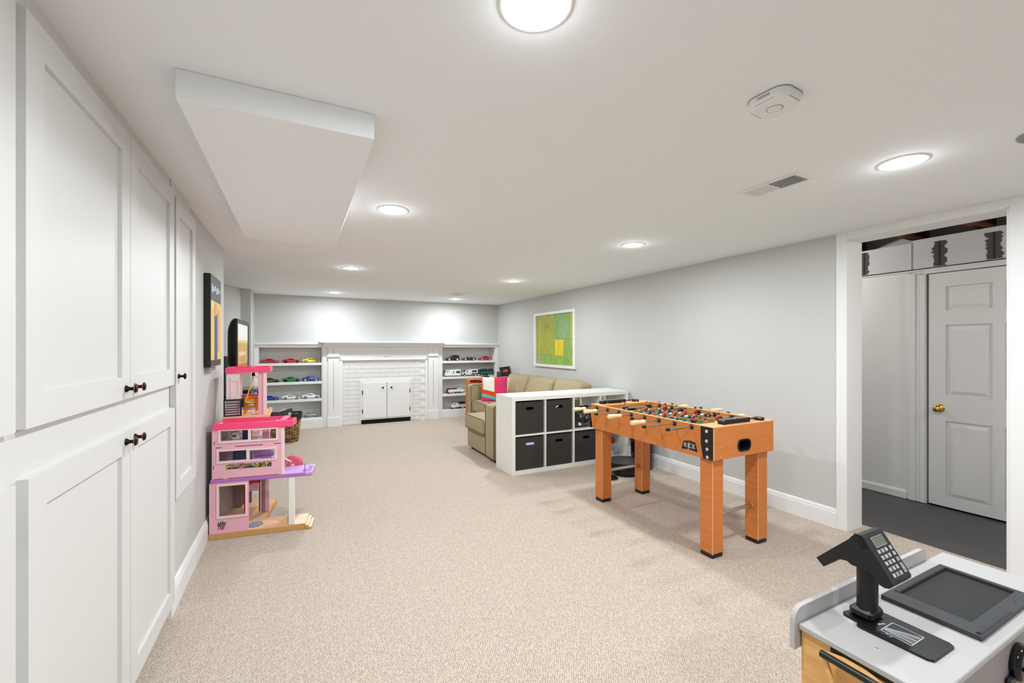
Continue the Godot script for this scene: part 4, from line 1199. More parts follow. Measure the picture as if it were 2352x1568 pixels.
func build_cube_shelf() -> void:
	var x0 := 1.937; var x1 := 3.478; var H := 0.803; var zf := -3.865; var D := 0.39
	var t := thing("cube_shelf", "white eight-cube shelf standing as a low divider behind the foosball table", "shelf", Vector3(0, 0, zf))
	var m: Material = T["shelf_white"]
	part(t, "top_board", MB.new().box(x0, x1, H - 0.042, H, -D, 0, 0.0015), m)
	part(t, "bottom_board", MB.new().box(x0 + 0.042, x1 - 0.042, 0.0, 0.042, -D, -0.0005, 0.0015), m)
	part(t, "side_board", MB.new().box(x0, x0 + 0.042, 0, H - 0.0425, -D, 0, 0.0015), m)
	part(t, "side_board", MB.new().box(x1 - 0.042, x1, 0, H - 0.0425, -D, 0, 0.0015), m)
	part(t, "middle_shelf", MB.new().box(x0 + 0.042, x1 - 0.042, 0.393, 0.410, -D + 0.002, -0.002, 0.001), m)
	for k in 3:
		var x := x0 + 0.042 + (k + 1) * 0.364 - 0.004
		part(t, "divider", MB.new().box(x - 0.0085, x + 0.0085, 0.0425, H - 0.043, -D + 0.002, -0.0015, 0.001), m)
	var sc := MB.new()
	for z in [-0.02, -D + 0.02]:
		for y in [0.022, H - 0.022]: sc.at(Transform3D(Basis(Vector3.BACK, Vector3.LEFT, Vector3.DOWN), Vector3(x0, y, z))).cyl(0.004, 0.0, 0.0008, 12)
	part(t, "screw", sc, T["grey_plastic"])
	var cx := func(i: int) -> float: return x0 + 0.042 + 0.178 + i * 0.364
	bin("dark grey fabric bin in the top left cube of the white shelf", cx.call(0), 0.411, 0.0)
	bin("dark grey fabric bin in the second top cube, white paper at its slot", cx.call(1), 0.411, 0.003)
	bin("dark grey fabric bin at the bottom left, blue and white toy in its slot", cx.call(0), 0.043, 0.0)
	bin("dark grey fabric bin in the second bottom cube of the white shelf", cx.call(1), 0.043, -0.002)
	bin("dark grey fabric bin in the bottom cube half behind the table leg", cx.call(2), 0.043, -0.004)
	single("toy_brush", "blue and white toy poking out of the bottom left bin slot", "toy", MB.new().cushion(Vector3(cx.call(0) + 0.0, 0.043 + 0.262, -3.886), Vector3(0.10, 0.024, 0.03), 0.011, Vector3(0, 0.002, 0), 8), T["toy_white_blue"])
	single("paper_scrap", "white paper corner showing through the bin slot", "paper", MB.new().at(turned(Vector3.BACK, 30, Vector3(cx.call(1) - 0.025, 0.411 + 0.262, -3.892))).box(-0.02, 0.02, -0.006, 0.006, -0.002, 0.002), T["white_plastic"])
	# open cubes
	var bag := MB.new()
	var rg := RandomNumberGenerator.new()
	rg.seed = 9
	var fz := FastNoiseLite.new()
	fz.seed = 4; fz.frequency = 6.0
	bag.cushion(Vector3(cx.call(2), 0.411 + 0.10, -4.03), Vector3(0.30, 0.19, 0.24), 0.06, Vector3(0.01, 0.02, 0.02), 26, func(o, p): return o + Vector3(0.5, 0.8, 1.0) * fz.get_noise_3d(o.x * 2.4, o.y * 2.4, o.z * 2.4) * 0.055 * (1.0 if o.y > -0.09 else 0.0))
	single("plastic_bag", "crumpled black plastic bag in the third top cube", "bag", bag, T["bag_film"])
	single("bag_label", "white barcode label on the crumpled black bag", "label", MB.new().at(turned(Vector3.UP, 8, Vector3(cx.call(2) - 0.085, 0.411 + 0.05, -3.893))).box(-0.02, 0.02, -0.018, 0.018, -0.001, 0.001), T["white_plastic"])
	single("leaning_board", "white board leaning in the third top cube above the bag", "board", MB.new().at(turned(Vector3.BACK, 12, Vector3(cx.call(2) - 0.07, 0.411 + 0.17, -4.17))).box(-0.012, 0.012, -0.165, 0.165, -0.05, 0.05, 0.002), T["shelf_white"])
	# toy box in the bottom right cube
	var bx := thing("toy_box", "clear plastic box of small coloured toys in the bottom right cube", "box", Vector3(cx.call(3), 0.043, -3.90))
	var cb := MB.new()
	cb.box(-0.16, 0.16, 0.0, 0.004, -0.30, 0.0).box(-0.16, 0.16, 0.004, 0.15, -0.003, 0.0).box(-0.16, -0.157, 0.004, 0.15, -0.30, -0.003).box(0.157, 0.16, 0.004, 0.15, -0.30, -0.003).box(-0.16, 0.16, 0.004, 0.15, -0.30, -0.297)
	part(bx, "tub", cb, T["clear_plastic"])
	var cols := [Color(0.85, 0.1, 0.15), Color(0.95, 0.95, 0.95), Color(0.1, 0.4, 0.25), Color(0.93, 0.75, 0.12), Color(0.2, 0.35, 0.7), Color(0.12, 0.12, 0.13), Color(0.95, 0.95, 0.95), Color(0.55, 0.58, 0.62), Color(0.13, 0.36, 0.36), Color(0.88, 0.70, 0.2), Color(0.8, 0.15, 0.2), Color(0.25, 0.45, 0.3)]
	var names := ["red", "white", "green", "yellow", "blue", "black", "white and grey", "grey", "teal", "gold", "crimson", "dark green"]
	for i in 12:
		var p := Vector3(cx.call(3) - 0.130 + 0.052 * (i % 6), 0.049 + 0.03 * (i / 6), -3.93 - 0.06 * (i / 6))
		var tb := MB.new()
		tb.at(Transform3D(Basis(Vector3(rg.randf(), 1, rg.randf()).normalized(), rg.randf_range(0, 3)), p + Vector3(0, 0.022, 0)))
		tb.paint(cols[i])
		tb.box(-0.02, 0.02, -0.012, 0.012, -0.015, 0.015, 0.004)
		tb.paint(cols[(i * 5 + 3) % 12])
		tb.lathe([Vector2(0, 0.010), Vector2(0.011, 0.014), Vector2(0.013, 0.024), Vector2(0.006, 0.033), Vector2(0, 0.034)], 10)
		single("toy_figure", "small %s toy figure in the clear tub, %s row" % [names[i], "front" if i < 6 else "back"], "toy", tb, T["painted"], "small toys in the clear tub")
	single("picture_book", "dark red and teal box lying on top of the toy tub", "book", MB.new().at(turned(Vector3.BACK, 3, Vector3(cx.call(3) - 0.06, 0.043 + 0.175, -3.99))).box(-0.09, 0.12, -0.03, 0.03, -0.12, 0.08, 0.004), T["brick_red"])
	single("toy_radio", "teal and grey handled toy standing in the bottom right cube", "toy", MB.new().at(turned(Vector3.BACK, -18, Vector3(cx.call(3) - 0.07, 0.043 + 0.245, -4.0))).paint(Color(0.10, 0.25, 0.26)).box(-0.05, 0.05, -0.03, 0.03, -0.03, 0.03, 0.008).paint(Color(0.72, 0.74, 0.72)).tube([Vector3(-0.035, 0.03, 0), Vector3(-0.03, 0.06, 0), Vector3(0.03, 0.06, 0), Vector3(0.035, 0.03, 0)], 0.006, 6).box(-0.03, 0.03, -0.015, 0.02, 0.03, 0.033), T["painted"])
	# black pan-like drum and bin on the carpet at the end of the shelf
	var dr := thing("round_cooker", "round black lidded griddle with a wire handle on the carpet by the cube shelf", "cooker", Vector3(3.035, 0, -3.42))
	part(dr, "bowl", MB.new().lathe([Vector2(0, 0.004), Vector2(0.125, 0.006), Vector2(0.158, 0.045), Vector2(0.178, 0.10), Vector2(0.180, 0.138), Vector2(0.175, 0.142), Vector2(0.160, 0.142)], 48), T["black_plastic"])
	part(dr, "lid", MB.new().lathe([Vector2(0.160, 0.141), Vector2(0.152, 0.137), Vector2(0.11, 0.134), Vector2(0, 0.134)], 48), T["charcoal_plastic"])
	part(dr, "handle", MB.new().tube([Vector3(-0.165, 0.06, -0.045), Vector3(-0.225, 0.075, -0.055), Vector3(-0.245, 0.088, -0.02), Vector3(-0.24, 0.09, 0.03), Vector3(-0.215, 0.08, 0.06), Vector3(-0.16, 0.06, 0.055)], 0.006, 8), T["bronze"])
	single("saucer_lid", "small black disc lying beside the round griddle", "lid", MB.new().at(turned(Vector3.BACK, -8, Vector3(2.785, 0.014, -3.36))).lathe([Vector2(0, -0.008), Vector2(0.05, -0.008), Vector2(0.078, 0.006), Vector2(0.076, 0.010), Vector2(0, 0.016)], 30), T["black_plastic"])
	var bn := thing("black_canister", "tall black cylindrical canister standing by the right wall behind the table leg", "canister", Vector3(3.335, 0, -3.50))
	part(bn, "body", MB.new().lathe([Vector2(0, 0.0), Vector2(0.108, 0.0), Vector2(0.115, 0.01), Vector2(0.118, 0.34), Vector2(0.112, 0.352), Vector2(0, 0.356)], 40), T["black_gloss"])
	part(bn, "lid", MB.new().lathe([Vector2(0.121, 0.30), Vector2(0.124, 0.305), Vector2(0.124, 0.345), Vector2(0.118, 0.35)], 40), T["black_plastic"])

# ---------------------------------------------------------------- foosball table
const TX0 := 2.262
const TX1 := 2.856
const TZ0 := -2.985
const TZ1 := -1.765

func player_mesh(shirt: Color, hair: Color) -> Mesh:
	var b := MB.new()
	var skin := Color(0.86, 0.62, 0.46)
	b.paint(skin).move(0, 0.030, 0).lathe([Vector2(0, -0.014), Vector2(0.006, -0.013), Vector2(0.0085, -0.006), Vector2(0.0085, 0.002), Vector2(0.006, 0.008), Vector2(0, 0.010)], 12)
	b.paint(hair).move(0, 0.033, -0.0015).lathe([Vector2(0.0088, -0.002), Vector2(0.0098, 0.002), Vector2(0.008, 0.008), Vector2(0.003, 0.0105), Vector2(0, 0.011)], 12)
	b.home()
	# torso with square shoulders; rod runs along x
	b.paint(shirt)
	b.loft([ring8(0.009, 0.009, -0.016), ring8(0.0125, 0.0105, -0.006), ring8(0.0165, 0.011, 0.006), ring8(0.0175, 0.0095, 0.012), ring8(0.008, 0.006, 0.017)])
	# short arms
	for s in [-1, 1]: b.loft([ring8v(Vector3(s * 0.014, 0.009, 0), 0.006), ring8v(Vector3(s * 0.021, 0.001, 0), 0.0055), ring8v(Vector3(s * 0.022, -0.006, 0.001), 0.0045)])
	b.paint(Color(0.92, 0.92, 0.92))
	b.loft([ring8(0.0095, 0.009, -0.016), ring8(0.012, 0.0105, -0.026), ring8(0.0115, 0.010, -0.034)])
	b.paint(skin)
	b.loft([ring8(0.008, 0.0075, -0.034), ring8(0.0065, 0.006, -0.048)])
	b.paint(shirt)
	b.loft([ring8(0.0066, 0.006, -0.048), ring8(0.0075, 0.007, -0.058)])
	b.paint(Color(0.04, 0.04, 0.05))
	b.box(-0.010, 0.010, -0.072, -0.057, -0.007, 0.012, 0.003)
	return b.mesh()

func ring8(rx: float, rz: float, y: float) -> Array:
	var g := []
	for k in 10:
		var t := TAU * k / 10
		g.append(Vector3(rx * cos(t), y, rz * sin(t)))
	return g

func ring8v(c: Vector3, r: float) -> Array:
	var g := []
	for k in 8:
		var t := TAU * k / 8
		g.append(c + Vector3(r * cos(t), 0, r * sin(t)))
	return g

func build_foosball() -> void:
	var t := thing("foosball_table", "orange wood-look foosball table on four square legs", "table", Vector3.ZERO)
	var om: Material = T["orange_laminate"]
	var yt := 0.826; var yb := 0.622
	# cabinet: sides chamfered in at the two lower corners, where the legs stand
	for x in [[TX0, TX0 + 0.018], [TX1 - 0.018, TX1]]:
		var poly := [Vector2(-TZ1, yb), Vector2(-TZ1, yt - 0.004), Vector2(-TZ0, yt - 0.004), Vector2(-TZ0, yb + 0.115), Vector2(-TZ0 - 0.022, yb), Vector2(-TZ1, yb)]
		part(t, "side_panel", MB.new().at(ZX).prism(poly.slice(0, 5), x[0], x[1]), om)
		part(t, "side_edge", MB.new().box(x[0] - 0.0005, x[1] + 0.0005, yt - 0.004, yt, TZ0, TZ1, 0.0015), T["pale_edge"], "pale edge banding")
	var gh := [[2.4795, 2.6195, 0.6465, 0.7365]]
	part(t, "end_panel", MB.new().panel(TX0 + 0.018, TX1 - 0.018, yb, yt - 0.004, TZ1 - 0.018, TZ1, gh), om)
	part(t, "end_panel", MB.new().box(TX0 + 0.018, TX1 - 0.018, yb, yt - 0.004, TZ0, TZ0 + 0.018), om)
	part(t, "side_strip", MB.new().box(TX0, TX0 + 0.006, yb, yt - 0.004, TZ1, TZ1 + 0.0012).box(TX1 - 0.005, TX1, yb, yt - 0.004, TZ1, TZ1 + 0.0012), T["pale_edge"], "pale edge banding")
	# end decks with the scorers, inner walls and field
	for z in [[TZ1 - 0.125, TZ1], [TZ0, TZ0 + 0.125]]:
		part(t, "end_deck", MB.new().box(TX0 + 0.018, TX1 - 0.018, yt - 0.004, yt - 0.001, z[0], z[1]), T["table_top_rim"], "pale top board at the goal end")
		var zi: float = z[0] if z[0] > -2.0 else z[1]
		part(t, "goal_wall", MB.new().panel(TX0 + 0.018, TX1 - 0.018, 0.64, yt - 0.004, zi - 0.006, zi + 0.006, [[2.46, 2.66, 0.722, 0.785]]), om)
	part(t, "playing_field", MB.new().box(TX0 + 0.018, TX1 - 0.018, 0.716, 0.726, TZ0 + 0.12, TZ1 - 0.12), T["field_green"], "green playing field")
	var ln := MB.new()
	ln.box(TX0 + 0.03, TX1 - 0.03, 0.726, 0.7268, -2.379, -2.371)
	for z in [-2.70, -2.05]:
		ln.box(2.40, 2.72, 0.726, 0.7268, z - 0.003, z + 0.003)
	for k in 24:
		var a := TAU * k / 24
		ln.at(Transform3D(Basis(Vector3.UP, -a), Vector3(2.559 + 0.09 * cos(a), 0.726, -2.375 + 0.09 * sin(a)))).box(-0.003, 0.003, 0.0, 0.0008, -0.0125, 0.0125)
	part(t, "field_marking", ln, T["field_line"])
	part(t, "bottom_panel", MB.new().box(TX0 + 0.02, TX1 - 0.02, yb + 0.004, yb + 0.010, TZ0 + 0.02, TZ1 - 0.02), om)
	# corner plates with screws
	var pl := [Vector2(1.770, yb), Vector2(1.770, yt - 0.004), Vector2(1.856, yt - 0.004), Vector2(1.856, 0.715), Vector2(1.838, yb)]
	var p1 := part(t, "corner_plate", MB.new().at(ZX).prism(pl, TX0 - 0.003, TX0), T["black_plastic"], "black corner plate")
	var pf := [Vector2(-TZ0, yb + 0.115), Vector2(-TZ0, yt - 0.004), Vector2(-TZ0 - 0.075, yt - 0.004), Vector2(-TZ0 - 0.075, yb + 0.1), Vector2(-TZ0 - 0.04, yb + 0.002), Vector2(-TZ0 - 0.022, yb + 0.002)]
	var p2 := part(t, "corner_plate", MB.new().at(Transform3D(Basis.IDENTITY, Vector3(0, 0, TZ0 - 0.003))).box(TX0 - 0.003, TX0 + 0.07, yb, yt - 0.004, 0.0, 0.003), T["black_plastic"], "black corner plate")
	for s in [[1.812, 0.795], [1.812, 0.735], [1.808, 0.685], [1.806, 0.636]]:
		part(p1, "bolt", MB.new().at(Transform3D(Basis(Vector3.BACK, Vector3.LEFT, Vector3.DOWN), Vector3(TX0 - 0.003, s[1], -s[0]))).lathe([Vector2(0.0105, 0), Vector2(0.0100, 0.003), Vector2(0.006, 0.005), Vector2(0, 0.0055)], 16), T["steel_screw"], "silver bolt")
	for x in [2.33, 2.79]:
		for y in [0.64, 0.70]:
			part(t, "bolt", MB.new().at(Transform3D(Basis(Vector3.RIGHT, Vector3.BACK, Vector3.DOWN), Vector3(x, y, TZ1))).lathe([Vector2(0.004, 0), Vector2(0.0035, 0.0015), Vector2(0, 0.002)], 12), T["steel_screw"], "small silver bolt")
	# goal return with a rounded rim
	var ov := func(w: float, h: float, r: float) -> Array:
		var o := []
		for q in 4:
			for k in 6:
				var a := PI / 2 * q + PI / 2 * k / 5
				o.append(Vector2((w - r) * (1 if q == 0 or q == 3 else -1) + r * cos(a), (h - r) * (1 if q < 2 else -1) + r * sin(a)))
		return o
	var gr := MB.new()
	gr.move(2.5495, 0.6915, TZ1)
	var o1: Array = ov.call(0.0655, 0.039, 0.034); var o2: Array = ov.call(0.054, 0.030, 0.026)
	for k in o1.size():
		var k2 := (k + 1) % o1.size()
		gr.quad(Vector3(o1[k].x, o1[k].y, 0.004), Vector3(o1[k2].x, o1[k2].y, 0.004), Vector3(o2[k2].x, o2[k2].y, 0.004), Vector3(o2[k].x, o2[k].y, 0.004), Vector3.BACK)
		gr.quad(Vector3(o1[k].x, o1[k].y, 0.004), Vector3(o1[k2].x, o1[k2].y, 0.004), Vector3(o1[k2].x, o1[k2].y, -0.001), Vector3(o1[k].x, o1[k].y, -0.001), Vector3(o1[k].x, o1[k].y, 0))
		gr.quad(Vector3(o2[k].x, o2[k].y, 0.004), Vector3(o2[k2].x, o2[k2].y, 0.004), Vector3(o2[k2].x, o2[k2].y, -0.06), Vector3(o2[k].x, o2[k].y, -0.06), Vector3(-o2[k].x, -o2[k].y, 0))
	gr.box(-0.07, 0.07, -0.04, 0.04, -0.065, -0.06)
	var fill := MB.new()
	fill.move(2.5495, 0.6915, TZ1)
	var hitp := func(poly: Array, d: Vector2) -> Vector2:
		for k in poly.size():
			var q = Geometry2D.segment_intersects_segment(Vector2.ZERO, d * 0.2, poly[k], poly[(k + 1) % poly.size()])
			if q != null: return q
		return d
	var angs := []
	for k in 48: angs.append(TAU * (k + 0.5) / 48)
	var ca := atan2(0.045, 0.07)
	for a in [ca, PI - ca, PI + ca, TAU - ca]: angs.append(a)
	angs.sort()
	for k in angs.size():
		var d0 := Vector2(cos(angs[k]), sin(angs[k])); var d1 := Vector2(cos(angs[(k + 1) % angs.size()]), sin(angs[(k + 1) % angs.size()]))
		var i0: Vector2 = hitp.call(o1, d0); var i1: Vector2 = hitp.call(o1, d1)
		var s0 := d0 * minf(0.07 / maxf(1e-6, absf(d0.x)), 0.045 / maxf(1e-6, absf(d0.y))); var s1 := d1 * minf(0.07 / maxf(1e-6, absf(d1.x)), 0.045 / maxf(1e-6, absf(d1.y)))
		fill.quad(Vector3(i0.x, i0.y, 0), Vector3(i1.x, i1.y, 0), Vector3(s1.x, s1.y, 0), Vector3(s0.x, s0.y, 0), Vector3.BACK)
	part(t, "end_panel_surround", fill, om)
	part(t, "ball_return", gr, T["black_plastic"], "black oval ball return in the end panel")
	# legs, feet and bars
	for z in [[TZ1 - 0.125, TZ1 - 0.030], [TZ0 + 0.022, TZ0 + 0.118]]:
		for x in [[TX0 + 0.030, TX0 + 0.13], [TX1 - 0.12, TX1 - 0.02]]:
			var lg := part(t, "leg", MB.new().box(x[0], x[1], 0.026, yb + 0.004, z[0], z[1], 0.004), om)
			part(lg, "foot", MB.new().box(x[0] + 0.001, x[1] - 0.001, 0.0, 0.026, z[0] + 0.001, z[1] - 0.001, 0.006), T["black_plastic"], "black plastic foot")
			part(lg, "edge_strip", MB.new().box(x[0] - 0.0006, x[0] + 0.003, 0.026, yb, z[1] - 0.003, z[1] + 0.0006), T["pale_edge"])
		var zc: float = (z[0] + z[1]) / 2
		var br := part(t, "stretcher", MB.new().tube([Vector3(TX0 + 0.13, 0.25, zc), Vector3(TX1 - 0.12, 0.25, zc)], 0.0125, 16), T["chrome"], "chrome stretcher bar")
		part(br, "collar", MB.new().tube([Vector3(TX1 - 0.133, 0.25, zc), Vector3(TX1 - 0.1195, 0.25, zc)], 0.018, 16), T["orange_laminate"])
	# logo plate
	var lp := [Vector2(1.880, 0.650), Vector2(1.898, 0.707), Vector2(1.944, 0.712), Vector2(1.990, 0.703), Vector2(2.006, 0.648), Vector2(1.944, 0.655)]
	var logo := part(t, "logo_plate", MB.new().at(ZX).prism(lp, TX0 - 0.0016, TX0), T["black_plastic"], "black badge with silver lettering")
	var tm := TextMesh.new()
	tm.text = "K CK"
	var sf := SystemFont.new()
	sf.font_names = PackedStringArray(["Droid Sans"])
	sf.font_weight = 800
	tm.font = sf
	tm.font_size = 64
	tm.pixel_size = 0.00066
	tm.depth = 0.0012
	var lt := hang(logo, "lettering", tm, T["silver_print"], "silver slanted lettering")
	lt.transform = Transform3D(Basis(Vector3(0, 0, 1), Vector3(0, 1, 0.0), Vector3(-1, 0, 0)) , Vector3(TX0 - 0.0022, 0.6795, -1.943))
	var fg := MB.new()
	fg.at(Transform3D(Basis(Vector3(0, 0, 1), Vector3.UP, Vector3(-1, 0, 0)), Vector3(TX0 - 0.002, 0.6795, -1.951)))
	fg.prism([Vector2(-0.004, -0.026), Vector2(0.001, -0.030), Vector2(0.004, -0.012), Vector2(0.014, -0.002), Vector2(0.011, 0.002), Vector2(0.004, -0.002), Vector2(0.005, 0.012), Vector2(-0.001, 0.014), Vector2(-0.010, 0.002), Vector2(-0.007, -0.001), Vector2(-0.002, 0.004)], 0.0, 0.0014)
	fg.prism([Vector2(0.002, 0.016), Vector2(0.006, 0.016), Vector2(0.008, 0.020), Vector2(0.006, 0.024), Vector2(0.002, 0.024), Vector2(0.0, 0.020)], 0.0, 0.0014)
	part(logo, "figure_emblem", fg, T["silver_print"], "silver kicking figure standing for the I")
	# abacus scorers
	for s in [[TZ1 - 0.055, 2.40, 2.80], [TZ0 + 0.05, 2.33, 2.74]]:
		var z: float = s[0]
		var sc := part(t, "score_counter", MB.new().box(s[1], s[1] + 0.018, yt - 0.001, yt + 0.026, z - 0.026, z + 0.026, 0.004).box(s[2] - 0.04, s[2], yt - 0.001, yt + 0.020, z - 0.032, z + 0.032, 0.006).tube([Vector3(s[1] + 0.01, yt + 0.014, z), Vector3(s[2] - 0.01, yt + 0.014, z)], 0.005, 8), T["black_plastic"], "black bead score counter")
		for k in 10:
			part(sc, "score_bead", MB.new().box(s[1] + 0.020 + k * 0.0245, s[1] + 0.0425 + k * 0.0245, yt + 0.0005, yt + 0.030, z - 0.022, z + 0.022, 0.004), T["black_plastic"])
			part(sc, "score_number", MB.new().box(s[1] + 0.0275 + k * 0.0245, s[1] + 0.0345 + k * 0.0245, yt + 0.030, yt + 0.0304, z - 0.010, z + 0.010), T["silver_print"])
	# rods
	var navy := Color(0.05, 0.06, 0.22); var red := Color(0.84, 0.10, 0.08); var hair := Color(0.05, 0.04, 0.04)
	var pm := {"b": player_mesh(navy, hair), "r": player_mesh(red, hair)}
	# [team, tip at the near side, far tip, near handle?, players x, turn]
	var rods := [
		["b", 2.02, 2.98, true, [2.372, 2.536, 2.70], 8], ["b", 2.028, 3.00, true, [2.46, 2.70], -12], ["r", 2.030, 3.02, false, [2.33, 2.54, 2.75], 20],
		["b", 2.040, 3.03, true, [2.345, 2.45, 2.555, 2.66, 2.765], -28], ["r", 2.134, 3.10, false, [2.35, 2.46, 2.57, 2.68, 2.79], 6], ["b", 2.010, 3.00, true, [2.40, 2.57, 2.74], 88],
		["r", 1.982, 2.985, false, [2.46, 2.69], 14], ["r", 2.045, 2.96, false, [2.40, 2.54, 2.68], -6]]
	var bearing := MB.new().lathe([Vector2(0.006, -0.001), Vector2(0.0165, -0.001), Vector2(0.0165, 0.004), Vector2(0.0125, 0.010), Vector2(0.0085, 0.012), Vector2(0.006, 0.012)], 20).mesh()
	var stop := MB.new().lathe([Vector2(0.006, 0), Vector2(0.013, 0), Vector2(0.0145, 0.003), Vector2(0.0145, 0.014), Vector2(0.012, 0.017), Vector2(0.006, 0.017)], 18).mesh()
	var grip := MB.new().lathe([Vector2(0.0, 0.0), Vector2(0.013, 0.0), Vector2(0.0155, 0.003), Vector2(0.0165, 0.03), Vector2(0.0155, 0.055), Vector2(0.0125, 0.075), Vector2(0.0120, 0.085), Vector2(0.0145, 0.098), Vector2(0.0150, 0.112), Vector2(0.012, 0.120), Vector2(0.0, 0.121)], 24).mesh()
	var cap := MB.new().lathe([Vector2(0, -0.004), Vector2(0.008, -0.003), Vector2(0.0105, 0.0), Vector2(0.0105, 0.010), Vector2(0.0085, 0.022), Vector2(0, 0.022)], 16).mesh()
	var yr := 0.8035
	for i in 8:
		var r: Array = rods[i]
		var z := -2.899 + i * 0.1387
		var x0: float = r[1]; var x1: float = r[2]
		var rod := part(t, "rod", MB.new().tube([Vector3(x0 + 0.004, yr, z), Vector3(x1 - 0.004, yr, z)], 0.0062, 12), T["chrome"], "chrome player rod")
		var toX := Transform3D(Basis(Vector3.UP, Vector3.RIGHT, Vector3.FORWARD), Vector3.ZERO)
		var toL := Transform3D(Basis(Vector3.UP, Vector3.LEFT, Vector3.BACK), Vector3.ZERO)
		for e in [[toL, TX0], [toX, TX1], [toX, TX0 + 0.018], [toL, TX1 - 0.018]]:
			var o := hang(rod, "bearing", bearing, T["black_plastic"])
			o.transform = Transform3D(e[0].basis, Vector3(e[1], yr, z))
		var near: bool = r[3]
		var g := hang(rod, "handle", grip, T["handle_wood"], "pale wooden handle")
		g.transform = Transform3D(toX.basis if near else toL.basis, Vector3(x0 if near else x1, yr, z))
		var c := hang(rod, "end_cap", cap, T["black_plastic"], "black rubber end cap")
		c.transform = Transform3D(toX.basis if near else toL.basis, Vector3(x1 - 0.018 if near else x0 + 0.018, yr, z))
		var xs: Array = r[4]
		for x in xs:
			var p := hang(rod, "player", pm[r[0]], T["painted"], "navy and white player figure" if r[0] == "b" else "red and white player figure")
			p.transform = Transform3D(Basis(Vector3.RIGHT, deg_to_rad(r[5])), Vector3(x, yr, z))
		for e in [[toL, xs[0] - 0.022], [toX, xs[xs.size() - 1] + 0.022]]:
			var o := hang(rod, "bumper", stop, T["black_plastic"], "black rubber bumper")
			o.transform = Transform3D(e[0].basis, Vector3(e[1], yr, z))

# ---------------------------------------------------------------- dollhouse and what is in it
func dh(x: float, y: float, z: float) -> Vector3:
	return Vector3(-0.553, 0, -3.506) + Vector3(x, y, z).rotated(Vector3.UP, -0.147)

func tw(x: float, y: float, z: float) -> Vector3:
	return Vector3(-0.487 + x, y, -3.762 + z)

